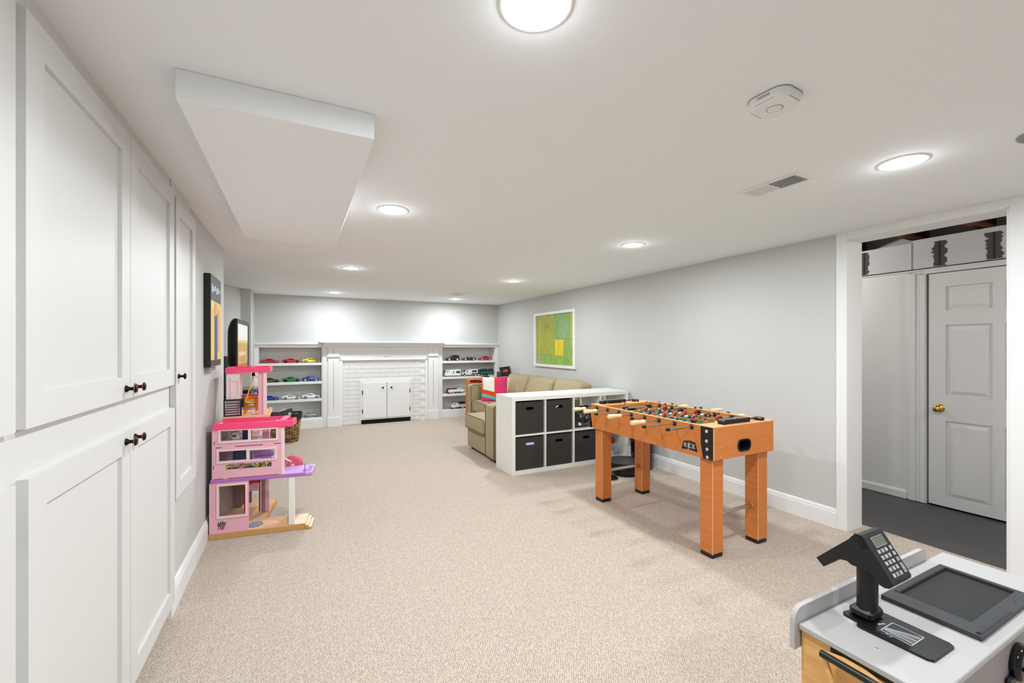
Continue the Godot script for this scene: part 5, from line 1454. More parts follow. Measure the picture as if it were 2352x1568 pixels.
func build_dollhouse() -> void:
	var A := -0.147
	var t := thing("dollhouse", "tall pink and purple toy dollhouse with hot pink roofs against the left wall", "dollhouse", Vector3(-0.553, 0, -3.506), A)
	var pk: Material = T["pink_plastic"]; var hp: Material = T["hot_pink_plastic"]; var pp: Material = T["pale_pink_plastic"]
	# base with corner steps
	var ba := MB.new()
	ba.box(0.0, 0.60, 0.0, 0.040, -0.20, 0.0, 0.003).box(0.0, 0.30, 0.0, 0.040, -0.62, -0.20, 0.003)
	ba.box(0.60, 0.622, 0.0, 0.027, -0.19, 0.004, 0.002).box(0.622, 0.642, 0.0, 0.014, -0.17, 0.008, 0.002)
	part(t, "base", ba, T["tan_plastic"])
	var fl := MB.new()
	fl.box(0.012, 0.52, 0.040, 0.044, -0.195, -0.004).box(0.012, 0.29, 0.040, 0.044, -0.61, -0.195)
	part(t, "ground_floor", fl, T["peach_plastic"])
	part(t, "porch", MB.new().box(0.52, 0.60, 0.040, 0.047, -0.19, 0.0, 0.002).box(0.60, 0.622, 0.027, 0.034, -0.18, 0.004, 0.002).box(0.622, 0.642, 0.014, 0.020, -0.16, 0.008, 0.002), T["cream_plastic"])
	var rg := MB.new()
	rg.at(PLAN)
	var ell := []
	for k in 20: ell.append(Vector2(0.262 + 0.050 * cos(TAU * k / 20), -0.085 + 0.055 * sin(TAU * k / 20)))
	rg.prism(ell, -0.0455, -0.044)
	var rs := part(t, "rug_sticker", rg, T["rug_print"], "dark blue and white patterned oval rug sticker")
	var hx := MB.new()
	hx.at(PLAN)
	for i in 7:
		for j in 7:
			var o := Vector2(0.222 + i * 0.0135 + (0.0067 if j % 2 else 0.0), -0.13 + j * 0.015)
			if pow((o.x - 0.262) / 0.044, 2) + pow((o.y + 0.085) / 0.049, 2) > 1.0: continue
			var g := []
			for k in 6: g.append(o + Vector2(cos(TAU * k / 6), sin(TAU * k / 6)) * 0.0058)
			hx.prism(g, -0.0458, -0.0455)
	part(rs, "rug_print", hx, T["rug_light"])
	part(t, "ramp_side", MB.new().prism([Vector2(0.40, 0.044), Vector2(0.487, 0.044), Vector2(0.487, 0.105)], -0.020, -0.016), T["peach_plastic"])
	# ground storey
	var gw := MB.new()
	gw.panel(0.006, 0.240, 0.040, 0.386, -0.012, 0.0, [[0.062, 0.222, 0.156, 0.364]])
	part(t, "ground_wall", gw, pk)
	part(t, "window_frame", MB.new().panel(0.050, 0.234, 0.144, 0.376, 0.0, 0.006, [[0.062, 0.222, 0.156, 0.364]]), pp, "raised pink window frame")
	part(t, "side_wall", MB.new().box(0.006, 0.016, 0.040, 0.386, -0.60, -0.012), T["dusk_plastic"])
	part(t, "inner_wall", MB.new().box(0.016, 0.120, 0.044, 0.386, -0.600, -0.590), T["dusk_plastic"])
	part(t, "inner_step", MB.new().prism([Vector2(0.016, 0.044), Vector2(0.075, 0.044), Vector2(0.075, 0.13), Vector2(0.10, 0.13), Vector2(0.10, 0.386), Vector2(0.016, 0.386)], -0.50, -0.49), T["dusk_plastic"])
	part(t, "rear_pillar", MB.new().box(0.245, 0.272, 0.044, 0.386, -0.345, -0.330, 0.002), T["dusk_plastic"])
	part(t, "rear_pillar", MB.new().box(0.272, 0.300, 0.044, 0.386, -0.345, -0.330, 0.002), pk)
	var po := part(t, "porch_post", MB.new().box(0.490, 0.530, 0.044, 0.388, -0.022, 0.0, 0.003), T["shelf_white"], "white porch post")
	part(po, "post_clip", MB.new().box(0.530, 0.536, 0.26, 0.31, -0.016, -0.006, 0.001), pk)
	# plant pot sticker on the wall
	var pot := MB.new()
	pot.paint(Color(0.80, 0.22, 0.45)).prism([Vector2(0.072, 0.066), Vector2(0.092, 0.066), Vector2(0.098, 0.088), Vector2(0.066, 0.088)], 0.0, 0.0012)
	var rnd := RandomNumberGenerator.new()
	rnd.seed = 3
	for k in 12:
		pot.paint([Color(0.14, 0.28, 0.14), Color(0.35, 0.5, 0.30), Color(0.10, 0.10, 0.11), Color(0.5, 0.6, 0.5)][k % 4])
		var a := -1.2 + 2.4 * k / 11.0
		var d := Vector2(sin(a), cos(a))
		var o := Vector2(0.082, 0.088)
		var l := rnd.randf_range(0.025, 0.040)
		pot.prism([o, o + d * l * 0.6 + Vector2(d.y, -d.x) * 0.005, o + d * l, o + d * l * 0.6 - Vector2(d.y, -d.x) * 0.005], 0.0, 0.0009 + 0.0001 * k)
	pot.paint(Color(0.07, 0.07, 0.08)).box(0.058, 0.062, 0.066, 0.120, 0.0, 0.001)
	part(t, "plant_sticker", pot, T["painted"], "potted plant sticker")
	# purple deck
	part(t, "deck", MB.new().box(0.012, 0.600, 0.386, 0.410, -0.215, 0.004, 0.003).box(0.012, 0.30, 0.386, 0.410, -0.61, -0.215, 0.003).box(0.600, 0.645, 0.386, 0.395, -0.215, 0.004, 0.002), T["purple_plastic"])
	part(t, "deck_top", MB.new().box(0.440, 0.602, 0.410, 0.4125, -0.210, 0.0), T["lilac_plastic"])
	part(t, "deck_grate", MB.new().at(PLAN).panel(0.600, 0.645, -0.215, 0.004, -0.4125, -0.395, [[0.606, 0.634, -0.045, -0.020], [0.606, 0.634, -0.085, -0.058], [0.606, 0.634, -0.125, -0.098], [0.606, 0.634, -0.165, -0.138]]), T["lilac_plastic"])
	part(t, "rail_pin", MB.new().box(0.590, 0.594, 0.412, 0.470, -0.055, -0.030, 0.001).box(0.583, 0.601, 0.412, 0.424, -0.062, -0.022, 0.004), T["purple_plastic"])
	# upper block: end wall with two rows of windows
	var h3 := [0.072, 0.238, 0.672, 0.742]; var h4 := [0.254, 0.412, 0.670, 0.738]; var h1 := [0.062, 0.228, 0.534, 0.602]; var h2 := [0.246, 0.404, 0.530, 0.597]
	part(t, "upper_wall", MB.new().panel(0.022, 0.442, 0.410, 0.758, -0.012, 0.0, [h1, h2, h3, h4]), pk)
	part(t, "window_frame", MB.new().panel(0.060, 0.424, 0.658, 0.752, 0.0, 0.005, [h3, h4]), pp, "raised pink double window frame")
	part(t, "window_frame", MB.new().panel(0.050, 0.416, 0.520, 0.612, 0.0, 0.005, [h1, h2]), pp, "raised pink double window frame")
	part(t, "corner_strip", MB.new().box(0.442, 0.458, 0.412, 0.745, -0.05, 0.002, 0.002), pp)
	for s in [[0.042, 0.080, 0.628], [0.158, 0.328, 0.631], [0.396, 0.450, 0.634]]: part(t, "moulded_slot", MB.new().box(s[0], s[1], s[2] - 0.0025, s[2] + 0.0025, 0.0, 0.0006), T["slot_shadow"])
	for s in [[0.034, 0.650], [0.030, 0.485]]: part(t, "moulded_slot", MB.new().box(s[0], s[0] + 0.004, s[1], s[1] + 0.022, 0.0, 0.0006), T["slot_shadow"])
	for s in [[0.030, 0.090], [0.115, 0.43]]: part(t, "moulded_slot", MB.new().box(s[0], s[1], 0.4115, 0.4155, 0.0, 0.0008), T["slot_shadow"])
	# window-box flowers
	var fw := MB.new()
	fw.paint(Color(0.16, 0.17, 0.08)).box(0.105, 0.382, 0.476, 0.506, 0.0, 0.001)
	var fcols := [Color(0.85, 0.78, 0.12), Color(0.30, 0.38, 0.12), Color(0.55, 0.55, 0.48), Color(0.78, 0.50, 0.55), Color(0.42, 0.46, 0.15), Color(0.18, 0.20, 0.14), Color(0.66, 0.68, 0.60)]
	for k in 150:
		var x := rnd.randf_range(0.108, 0.376); var y := rnd.randf_range(0.481, 0.509)
		fw.paint(fcols[(int((x - 0.1) * 30.0) + rnd.randi() % 3) % 7])
		var r := rnd.randf_range(0.003, 0.0075)
		var g := []
		for q in 6: g.append(Vector2(x + r * cos(TAU * q / 6 + k), y + r * 0.8 * sin(TAU * q / 6 + k)))
		fw.prism(g, 0.0, 0.0011 + 0.000012 * k)
	part(t, "flower_sticker", fw, T["painted"], "flower box sticker")
	# walls and floors behind
	part(t, "side_wall", MB.new().panel(0.012, 0.60, 0.410, 0.76, 0.0, 0.010, []), T["dusk_plastic"]).transform = Transform3D(Basis(Vector3(0, 0, -1), Vector3.UP, Vector3(1, 0, 0)), Vector3(0.022, 0, 0))
	part(t, "back_wall", MB.new().panel(0.03, 0.25, 0.410, 0.78, -0.61, -0.60, [[0.06, 0.22, 0.64, 0.75]]), pp)
	part(t, "inner_floor", MB.new().box(0.03, 0.255, 0.618, 0.632, -0.60, -0.012), pp)
	part(t, "inner_wall", MB.new().box(0.252, 0.278, 0.41, 0.75, -0.35, -0.335).box(0.278, 0.300, 0.41, 0.75, -0.35, -0.335), pk)
	# roof tray over the end block
	var tr := MB.new()
	tr.at(PLAN)
	tr.panel(0.028, 0.464, -0.238, 0.006, -0.792, -0.748, [[0.058, 0.428, -0.215, -0.030]])
	part(t, "roof_tray", tr, hp, "hot pink roof tray")
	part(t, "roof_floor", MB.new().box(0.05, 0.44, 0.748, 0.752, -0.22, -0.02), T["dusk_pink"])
	part(t, "roof_cap", MB.new().box(0.428, 0.466, 0.790, 0.797, -0.225, -0.01, 0.002), T["light_hot_pink"])
	var cp := MB.new()
	cp.box(0.060, 0.078, 0.790, 0.796, -0.028, -0.014, 0.002).box(0.408, 0.426, 0.790, 0.796, -0.028, -0.014, 0.002)
	part(t, "clip", cp, T["white_plastic"])
	part(t, "slide_top", MB.new().at(PLAN).panel(0.464, 0.520, -0.155, 0.0, -0.790, -0.752, [[0.468, 0.508, -0.145, -0.012]]), hp)
	var ss := MB.new()
	for k in 6: ss.box(0.468, 0.508, 0.765, 0.775, -0.140 + k * 0.022, -0.132 + k * 0.022)
	ss.box(0.466, 0.51, 0.752, 0.756, -0.15, -0.005)
	part(t, "slide_grooves", ss, T["light_hot_pink"])
	# tower at the back, set square to the room
	var TW := Transform3D(Basis(Vector3.UP, 0.147), Vector3(0.028, 0, -0.263))
	var TP := TW * PLAN
	part(t, "tower_floor", MB.new().at(TW).box(-0.02, 0.285, 0.782, 0.800, -0.34, 0.01, 0.003), T["peach_plank"])
	for k in 5: part(t, "floor_plank", MB.new().at(TW).box(0.085, 0.21, 0.800, 0.8015, -0.30 + k * 0.06, -0.245 + k * 0.06, 0.0005), T["peach_plank"])
	part(t, "tower_wall", MB.new().at(TW).panel(0.0, 0.084, 0.80, 1.125, -0.030, -0.018, []), pp)
	var rl := MB.new()
	rl.at(TW).panel(0.004, 0.080, 0.90, 1.12, -0.018, -0.013, [[0.010, 0.028, 0.91, 1.08], [0.036, 0.074, 0.955, 1.06]])
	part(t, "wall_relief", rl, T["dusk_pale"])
	part(t, "tower_wall_edge", MB.new().at(TW).box(0.078, 0.086, 0.80, 1.125, -0.20, -0.012, 0.002), T["pale_pink_plastic"])
	part(t, "tower_pillar", MB.new().at(TW).box(0.207, 0.238, 0.80, 1.125, -0.040, -0.020, 0.002), pk)
	part(t, "tower_pillar", MB.new().at(TW).box(0.238, 0.262, 0.80, 1.125, -0.055, -0.010, 0.002), pp)
	part(t, "tower_roof", MB.new().at(TP).panel(-0.002, 0.288, -0.33, 0.0, -1.160, -1.124, [[0.018, 0.150, -0.31, -0.02], [0.166, 0.270, -0.31, -0.02]]), hp, "hot pink tower roof")
	part(t, "tower_roof_pan", MB.new().at(TW).box(0.004, 0.282, 1.124, 1.132, -0.325, -0.005), hp)
	part(t, "plank_edge", MB.new().at(TW).prism([Vector2(0.262, 0.80), Vector2(0.285, 0.80), Vector2(0.300, 0.85), Vector2(0.280, 0.85)], -0.03, -0.02), T["peach_plank"])
	# loose toys in and on the house
	var sw := thing("toy_swing", "yellow toy swing seat hanging from the dollhouse tower roof", "toy swing", tw(0.165, 0.0, -0.085))
	part(sw, "seat", MB.new().at(Transform3D.IDENTITY).loft(seat_rings()), T["yellow_plastic"])
	part(sw, "strap", MB.new().tube([Vector3(0.005, 1.10, 0), Vector3(-0.010, 1.03, 0.01), Vector3(-0.045, 0.90, 0.015)], 0.0045, 8), T["yellow_plastic"])
	part(sw, "hoop", MB.new().tube([Vector3(0.005, 1.10, 0), Vector3(0.035, 1.085, 0), Vector3(0.058, 1.05, 0.005), Vector3(0.066, 1.0, 0.01), Vector3(0.062, 0.945, 0.012)], 0.0022, 6), T["yellow_plastic"])
	part(sw, "hook", MB.new().move(0.005, 1.106, 0).lathe([Vector2(0, -0.016), Vector2(0.010, -0.013), Vector2(0.012, 0.0), Vector2(0.008, 0.013), Vector2(0, 0.016)], 14), T["bronze"])
	var ch := thing("toy_chair", "orange toy chair standing on the dollhouse tower floor", "toy chair", tw(0.150, 0.802, -0.150))
	var cf := MB.new()
	cf.box(-0.046, -0.036, 0.0, 0.135, 0.030, 0.040, 0.002).box(0.026, 0.036, 0.0, 0.135, 0.030, 0.040, 0.002)
	part(ch, "leg", MB.new().box(-0.046, -0.030, 0.0, 0.12, 0.028, 0.042, 0.002), T["orange_plastic"])
	part(ch, "leg", MB.new().box(0.030, 0.046, 0.0, 0.12, 0.028, 0.042, 0.002), T["orange_plastic"])
	part(ch, "leg", MB.new().box(-0.046, -0.030, 0.0, 0.12, -0.042, -0.028, 0.002), T["orange_plastic"])
	part(ch, "leg", MB.new().box(0.030, 0.046, 0.0, 0.12, -0.042, -0.028, 0.002), T["orange_plastic"])
	part(ch, "seat", MB.new().box(-0.048, 0.048, 0.118, 0.132, -0.044, 0.044, 0.003), T["orange_plastic"])
	part(ch, "front_panel", MB.new().panel(-0.030, 0.030, 0.04, 0.118, 0.030, 0.038, [[-0.022, 0.022, 0.058, 0.070], [-0.022, 0.022, 0.096, 0.104]]), T["orange_plastic"])
	var cv := single("toy_canopy", "purple frilled strip over the orange toy chair", "toy", MB.new().at(Transform3D(Basis.IDENTITY, tw(0.160, 0.937, -0.17))).box(-0.075, 0.060, 0.0, 0.010, -0.02, 0.02, 0.002), T["purple_plastic"])
	single("toy_cup", "small pink toy cup on its side by the tower pillar", "toy cup", MB.new().at(Transform3D(Basis(Vector3.UP, 0.3) * Basis(Vector3.BACK, -1.45), tw(0.165, 0.812, -0.015))).lathe([Vector2(0, 0), Vector2(0.010, 0.0), Vector2(0.011, 0.030), Vector2(0.016, 0.036), Vector2(0.017, 0.042), Vector2(0, 0.042)], 18), T["pink_plastic"])
	# black slatted rack on the roof tray
	var rk := thing("toy_rack", "black slatted toy rack standing behind the lower pink roof", "toy rack", tw(0.036, 0.803, 0.004))
	part(rk, "frame", MB.new().panel(-0.048, 0.066, 0.0, 0.125, -0.005, 0.005, [[-0.040, 0.056, 0.008, 0.114]]), T["black_plastic"])
	for k in 5: part(rk, "slat", MB.new().box(-0.042, 0.058, 0.022 + k * 0.0175, 0.027 + k * 0.0175, -0.003, 0.004, 0.001), T["black_plastic"])
	part(rk, "back_frame", MB.new().box(0.066, 0.080, 0.06, 0.130, -0.03, -0.005, 0.001), T["black_plastic"])
	# inside the house
	var bd := thing("toy_bed", "hot pink toy loft bed inside the dollhouse ground floor", "toy bed", dh(0.175, 0.044, -0.40), A)
	part(bd, "frame", MB.new().box(-0.05, 0.06, 0.22, 0.25, -0.06, 0.05, 0.003).box(-0.05, -0.04, 0.0, 0.28, 0.04, 0.05, 0.002).box(0.05, 0.06, 0.0, 0.28, 0.04, 0.05, 0.002), T["red_plastic"])
	part(bd, "mattress", MB.new().box(-0.045, 0.055, 0.25, 0.262, -0.055, 0.045, 0.003), T["pale_pink_plastic"])
	part(bd, "side_panel", MB.new().box(-0.03, 0.045, 0.16, 0.215, 0.035, 0.042, 0.002), T["light_pink_white"])
	single("toy_wardrobe", "dark blue toy wardrobe seen through the dollhouse windows", "toy wardrobe", MB.new().at(Transform3D(Basis(Vector3.UP, A), dh(0.195, 0.632, -0.16))).box(-0.025, 0.022, 0.0, 0.105, -0.03, 0.03, 0.002), T["blue_plastic"])
	single("toy_cupboard", "blue toy cupboard behind the lower dollhouse window", "toy cupboard", MB.new().at(Transform3D(Basis(Vector3.UP, A), dh(0.175, 0.411, -0.20))).box(-0.075, 0.035, 0.0, 0.20, -0.04, 0.03, 0.003), T["slate_plastic"])
	single("toy_pillow", "white and teal round toy cushion in the upper dollhouse window", "toy cushion", MB.new().at(Transform3D(Basis(Vector3.UP, A), dh(0.135, 0.685, -0.10))).paint(Color(0.90, 0.92, 0.92)).cushion(Vector3.ZERO, Vector3(0.055, 0.06, 0.04), 0.018, Vector3(0.004, 0.004, 0.004), 8).paint(Color(0.10, 0.36, 0.38)).box(-0.015, 0.012, -0.004, 0.012, 0.018, 0.0255, 0.003), T["painted"])
	single("toy_sofa", "lilac toy sofa behind the lower right dollhouse window", "toy sofa", MB.new().at(Transform3D(Basis(Vector3.UP, A), dh(0.315, 0.411, -0.16))).box(-0.085, 0.05, 0.0, 0.10, -0.05, 0.045, 0.006).box(-0.085, 0.05, 0.10, 0.20, -0.05, -0.02, 0.006), T["lilac_plastic"])
	single("toy_ring", "pink and white toy wheel lying behind the purple dollhouse deck", "toy wheel", wheel_ring(), T["painted"])
	single("toy_ramp", "white toy ramp bar leaning inside the right dollhouse window", "toy ramp", MB.new().tube([dh(0.335, 0.598, -0.09), dh(0.43, 0.525, -0.06), dh(0.478, 0.455, -0.17)], 0.006, 8), T["white_plastic"])

func seat_rings() -> Array:
	var o := []
	for k in 9:
		var u := -1.0 + 2.0 * k / 8
		var x := -0.045 + 0.110 * (u + 1) / 2
		var y := 0.885 + 0.060 * pow(maxf(u, 0), 1.7) + 0.008 * u * u
		var w := 0.030 * sqrt(maxf(0.08, 1.0 - 0.55 * u * u))
		o.append([Vector3(x, y - 0.007, -w), Vector3(x, y - 0.007, w), Vector3(x, y + 0.007, w * 0.92), Vector3(x, y + 0.007, -w * 0.92)])
	return o

func wheel_ring() -> MB:
	var b := MB.new()
	b.at(Transform3D(Basis(Vector3.UP, -0.147) * Basis(Vector3.RIGHT, PI / 2), dh(0.480, 0.412, -0.236)))
	b.paint(Color(0.90, 0.34, 0.42)).lathe([Vector2(0.052, -0.014), Vector2(0.066, -0.013), Vector2(0.073, -0.006), Vector2(0.073, 0.006), Vector2(0.066, 0.013), Vector2(0.052, 0.014), Vector2(0.052, -0.014)], 36)
	b.paint(Color(0.95, 0.78, 0.80)).lathe([Vector2(0.046, -0.010), Vector2(0.052, -0.010), Vector2(0.052, 0.010), Vector2(0.046, 0.010)], 30)
	b.paint(Color(0.88, 0.42, 0.48)).lathe([Vector2(0, -0.006), Vector2(0.046, -0.006), Vector2(0.046, 0.006), Vector2(0, 0.006)], 30)
	b.paint(Color(0.97, 0.90, 0.90)).lathe([Vector2(0, -0.012), Vector2(0.012, -0.012), Vector2(0.012, 0.012), Vector2(0, 0.012)], 16)
	return b

# ---------------------------------------------------------------- play checkout counter
func build_counter() -> void:
	var t := thing("play_counter", "grey-topped wooden play checkout counter nearest the camera at lower right", "play counter", Vector3.ZERO)
	part(t, "counter_top", MB.new().box(1.163, 2.02, 0.585, 0.600, -0.655, -0.387, 0.002), T["counter_grey"])
	# back board with rounded ends rises above the top
	var bb := []
	var r := 0.035
	for k in 7: bb.append(Vector2(1.898 - r + r * sin(PI / 2 * k / 6), 0.640 - r + r * cos(PI / 2 * k / 6)))
	bb.append(Vector2(1.898, 0.535)); bb.append(Vector2(1.148, 0.535))
	for k in 7: bb.append(Vector2(1.148 + r - r * cos(PI / 2 * k / 6), 0.640 - r + r * sin(PI / 2 * k / 6)))
	part(t, "back_board", MB.new().prism(bb, -0.667, -0.655), T["counter_grey"])
	part(t, "side_panel", MB.new().box(1.172, 1.186, 0.0, 0.585, -0.652, -0.395, 0.001), T["maple"])
	part(t, "side_panel", MB.new().box(1.99, 2.005, 0.0, 0.585, -0.652, -0.395, 0.001), T["maple"])
	part(t, "back_panel", MB.new().box(1.186, 1.99, 0.0, 0.535, -0.652, -0.640), T["maple"])
	part(t, "front_panel", MB.new().box(1.186, 1.99, 0.43, 0.585, -0.400, -0.388, 0.001), T["counter_front"], "grey front panel")
	part(t, "lower_front", MB.new().box(1.186, 1.99, 0.0, 0.43, -0.410, -0.398, 0.001), T["maple"])
	part(t, "top_screw", MB.new().move(1.232, 0.600, -0.515).lathe([Vector2(0.0055, 0.0), Vector2(0.005, 0.0006), Vector2(0.0025, 0.0006), Vector2(0.0, 0.0002)], 16), T["steel_screw"])
	# scanner plate
	var pl := MB.new()
	pl.at(PLAN)
	pl.prism([Vector2(1.309, -0.622), Vector2(1.315, -0.624), Vector2(1.398, -0.607), Vector2(1.405, -0.598), Vector2(1.404, -0.442), Vector2(1.396, -0.432), Vector2(1.294, -0.433), Vector2(1.287, -0.442), Vector2(1.281, -0.573), Vector2(1.285, -0.580), Vector2(1.297, -0.580), Vector2(1.300, -0.584), Vector2(1.305, -0.617)], -0.606, -0.600)
	var sp := part(t, "scanner_plate", pl, T["black_plastic"], "black scanner plate")
	var ol := MB.new()
	ol.at(PLAN)
	var q := [Vector2(1.312, -0.540), Vector2(1.372, -0.540), Vector2(1.372, -0.478), Vector2(1.306, -0.478)]
	for k in 4:
		var a: Vector2 = q[k]; var b: Vector2 = q[(k + 1) % 4]
		var nn := (b - a).orthogonal().normalized() * 0.0011
		ol.prism([a - nn, b - nn, b + nn, a + nn], -0.6066, -0.6059)
	for k in 7:
		var a := Vector2(1.322 + 0.002 * k, -0.538); var b := Vector2(1.309 + 0.0095 * k, -0.480)
		var nn := (b - a).orthogonal().normalized()
		ol.prism([a - nn * 0.0006, b - nn * (0.0008 + 0.0016 * (k % 2)), b + nn * (0.0008 + 0.0016 * (k % 2)), a + nn * 0.0006], -0.6066, -0.6059)
	for s in [[1.330, -0.556, 0.009], [1.342, -0.552, 0.006], [1.305, -0.528, 0.006], [1.300, -0.520, 0.004]]:
		ol.prism([Vector2(s[0], s[1]), Vector2(s[0] + s[2], s[1] + 0.002), Vector2(s[0] + s[2] * 1.3, s[1] + 0.007), Vector2(s[0] + 0.001, s[1] + 0.005)], -0.6066, -0.6059)
	part(sp, "scan_print", ol, T["silver_print"], "silver printed scan window with rays")
	# post
	part(t, "post_base", MB.new().box(1.317, 1.384, 0.606, 0.632, -0.614, -0.562, 0.007), T["black_plastic"])
	var ring := []
	for y in [[0.630, 1.06], [0.640, 1.0], [0.700, 1.0], [0.765, 1.0]]:
		var g := []
		for k in 20: g.append(Vector3(1.345 + 0.0235 * y[1] * cos(TAU * k / 20), y[0], -0.583 + 0.0225 * y[1] * sin(TAU * k / 20)))
		ring.append(g)
	part(t, "post", MB.new().loft(ring), T["black_plastic"])
	# head: keypad slope in front, scanner arm behind; profile drawn in (-z, y), thick along x
	var hd := MB.new()
	hd.at(ZX)
	hd.prism([Vector2(0.602, 0.817), Vector2(0.595, 0.826), Vector2(0.588, 0.830), Vector2(0.579, 0.830), Vector2(0.572, 0.826), Vector2(0.513, 0.738), Vector2(0.513, 0.730), Vector2(0.519, 0.722), Vector2(0.529, 0.719), Vector2(0.539, 0.722), Vector2(0.553, 0.738), Vector2(0.563, 0.744), Vector2(0.600, 0.745), Vector2(0.632, 0.762)], 1.303, 1.400)
	var head := part(t, "scanner_head", hd, T["black_plastic"])
	part(head, "scanner_arm", MB.new().at(ZX).prism([Vector2(0.596, 0.822), Vector2(0.690, 0.722), Vector2(0.671, 0.705), Vector2(0.632, 0.744), Vector2(0.600, 0.748)], 1.312, 1.392), T["black_plastic"])
	part(head, "clip", MB.new().at(ZX).prism([Vector2(0.594, 0.829), Vector2(0.580, 0.826), Vector2(0.566, 0.804), Vector2(0.574, 0.796), Vector2(0.590, 0.812)], 1.301, 1.310), T["black_gloss"])
	# keypad frame of reference: x across, y up the slope, z out of the face
	var a0 := Vector3(1.303, 0.738, -0.513); var up := (Vector3(1.303, 0.826, -0.572) - a0)
	var L := up.length()
	up = up / L
	var out := Vector3.RIGHT.cross(up).normalized()
	var kf := Transform3D(Basis(Vector3.RIGHT, up, out), a0)
	part(head, "screen", MB.new().at(kf).box(0.026, 0.076, L - 0.027, L - 0.006, 0.0, 0.0008), T["lcd"], "olive grey number display")
	part(head, "screen_rim", MB.new().at(kf).panel(0.024, 0.078, L - 0.029, L - 0.004, 0.0, 0.0018, [[0.026, 0.076, L - 0.027, L - 0.006]]), T["key_grey"])
	var rows := [["AC", "CE", "%", "/"], ["7", "8", "9", "x"], ["4", "5", "6", "-"], ["1", "2", "3", "+"], ["0", ".", "=", ""]]
	var sf := SystemFont.new()
	sf.font_names = PackedStringArray(["Droid Sans"])
	sf.font_weight = 700
	for j in 5:
		for i in 4:
			var s: String = rows[j][i]
			if s == "": continue
			var x := 0.018 + i * 0.0175 + (0.005 if i == 3 else 0.0)
			var y := L - 0.043 - j * 0.0138
			var h := 0.0095 if s != "+" else 0.0225
			if s == "+": y -= 0.0130
			if j == 0 and i == 0:
				pass
			var key := part(head, "key", MB.new().at(kf).box(x, x + 0.0125, y, y + h, 0.0, 0.0022, 0.0006), T["key_grey"], "grey key")
			var tm := TextMesh.new()
			tm.text = s
			tm.font = sf
			tm.font_size = 32
			tm.pixel_size = 0.00026 if s.length() == 1 else 0.00016
			tm.depth = 0.0004
			var o := hang(key, "key_lettering", tm, T["key_print"])
			o.transform = kf * Transform3D(Basis.IDENTITY, Vector3(x + 0.0063, y + h / 2, 0.0023))
	# conveyor frame and belt
	var cf := MB.new()
	cf.at(PLAN)
	cf.panel(1.488, 1.868, -0.612, -0.412, -0.612, -0.600, [[1.545, 1.852, -0.594, -0.446]])
	part(t, "belt_frame", cf, T["charcoal_plastic"], "charcoal conveyor frame")
	part(t, "belt_roller", MB.new().tube([Vector3(1.545, 0.609, -0.600), Vector3(1.850, 0.609, -0.600)], 0.006, 12), T["charcoal_plastic"])
	part(t, "belt_roller", MB.new().tube([Vector3(1.500, 0.610, -0.420), Vector3(1.700, 0.610, -0.418)], 0.006, 12), T["charcoal_plastic"])
	part(t, "belt", MB.new().box(1.545, 1.852, 0.600, 0.6035, -0.594, -0.446), T["belt_rubber"], "black rubber conveyor belt")
	part(t, "arrow_mark", MB.new().at(Transform3D(Basis(Vector3.UP, 0.5), Vector3(1.520, 0.612, -0.545))).box(-0.006, 0.006, 0.0, 0.0004, -0.0008, 0.0008).at(Transform3D(Basis(Vector3.UP, 0.5), Vector3(1.780, 0.612, -0.428))).box(-0.006, 0.006, 0.0, 0.0004, -0.0008, 0.0008), T["black_plastic"])
	# crank wheel on the front
	var toZ := Transform3D(Basis(Vector3.RIGHT, Vector3.BACK, Vector3.DOWN), Vector3(1.612, 0.530, -0.388))
	var cr := part(t, "crank_wheel", MB.new().at(toZ).lathe([Vector2(0.044, 0.0), Vector2(0.046, 0.004), Vector2(0.044, 0.016), Vector2(0.038, 0.020), Vector2(0.030, 0.014), Vector2(0, 0.012)], 36), T["black_gloss"], "black round crank wheel")
	part(cr, "crank_arm", MB.new().tube([Vector3(1.582, 0.530, -0.366), Vector3(1.625, 0.533, -0.358), Vector3(1.66, 0.528, -0.350)], 0.005, 10), T["black_gloss"])
	part(t, "bag_slot", MB.new().box(1.54, 1.585, 0.455, 0.512, -0.388, -0.378, 0.006), T["black_plastic"])
	# bag holder on the left side
	var bw := MB.new()
	bw.at(PLAN)
	var arc := [Vector2(1.141, -0.590)]
	for k in 13:
		var u := float(k) / 12
		arc.append(Vector2(1.141 + 0.030 * sin(PI * pow(u, 0.75)), -0.592 + 0.150 * u))
	var arc2 := arc.duplicate()
	bw.prism(arc2, -0.575, -0.569)
	var hold := part(t, "bag_holder", bw, T["maple"], "curved wooden bag holder")
	part(hold, "holder_bar", MB.new().tube([Vector3(1.138, 0.573, -0.588), Vector3(1.139, 0.573, -0.44)], 0.0085, 14), T["forest_plastic"], "dark green holder bar")
	part(hold, "holder_bar", MB.new().tube([Vector3(1.176, 0.574, -0.583), Vector3(1.177, 0.574, -0.44)], 0.0075, 14), T["forest_plastic"], "dark green holder bar")
	part(hold, "holder_leg", MB.new().at(ZX).prism([Vector2(0.590, 0.566), Vector2(0.581, 0.566), Vector2(0.520, 0.40), Vector2(0.532, 0.40)], 1.142, 1.150), T["maple"])

# ---------------------------------------------------------------- pictures
func print_face(parent: Node, called: String, w: float, h: float, m: StandardMaterial3D, label: String, xf: Transform3D) -> void:
	var b := MB.new()
	b.quad(Vector3(-w / 2, -h / 2, 0), Vector3(w / 2, -h / 2, 0), Vector3(w / 2, h / 2, 0), Vector3(-w / 2, h / 2, 0), Vector3.BACK)
	part(parent, called, b, m, label).transform = xf

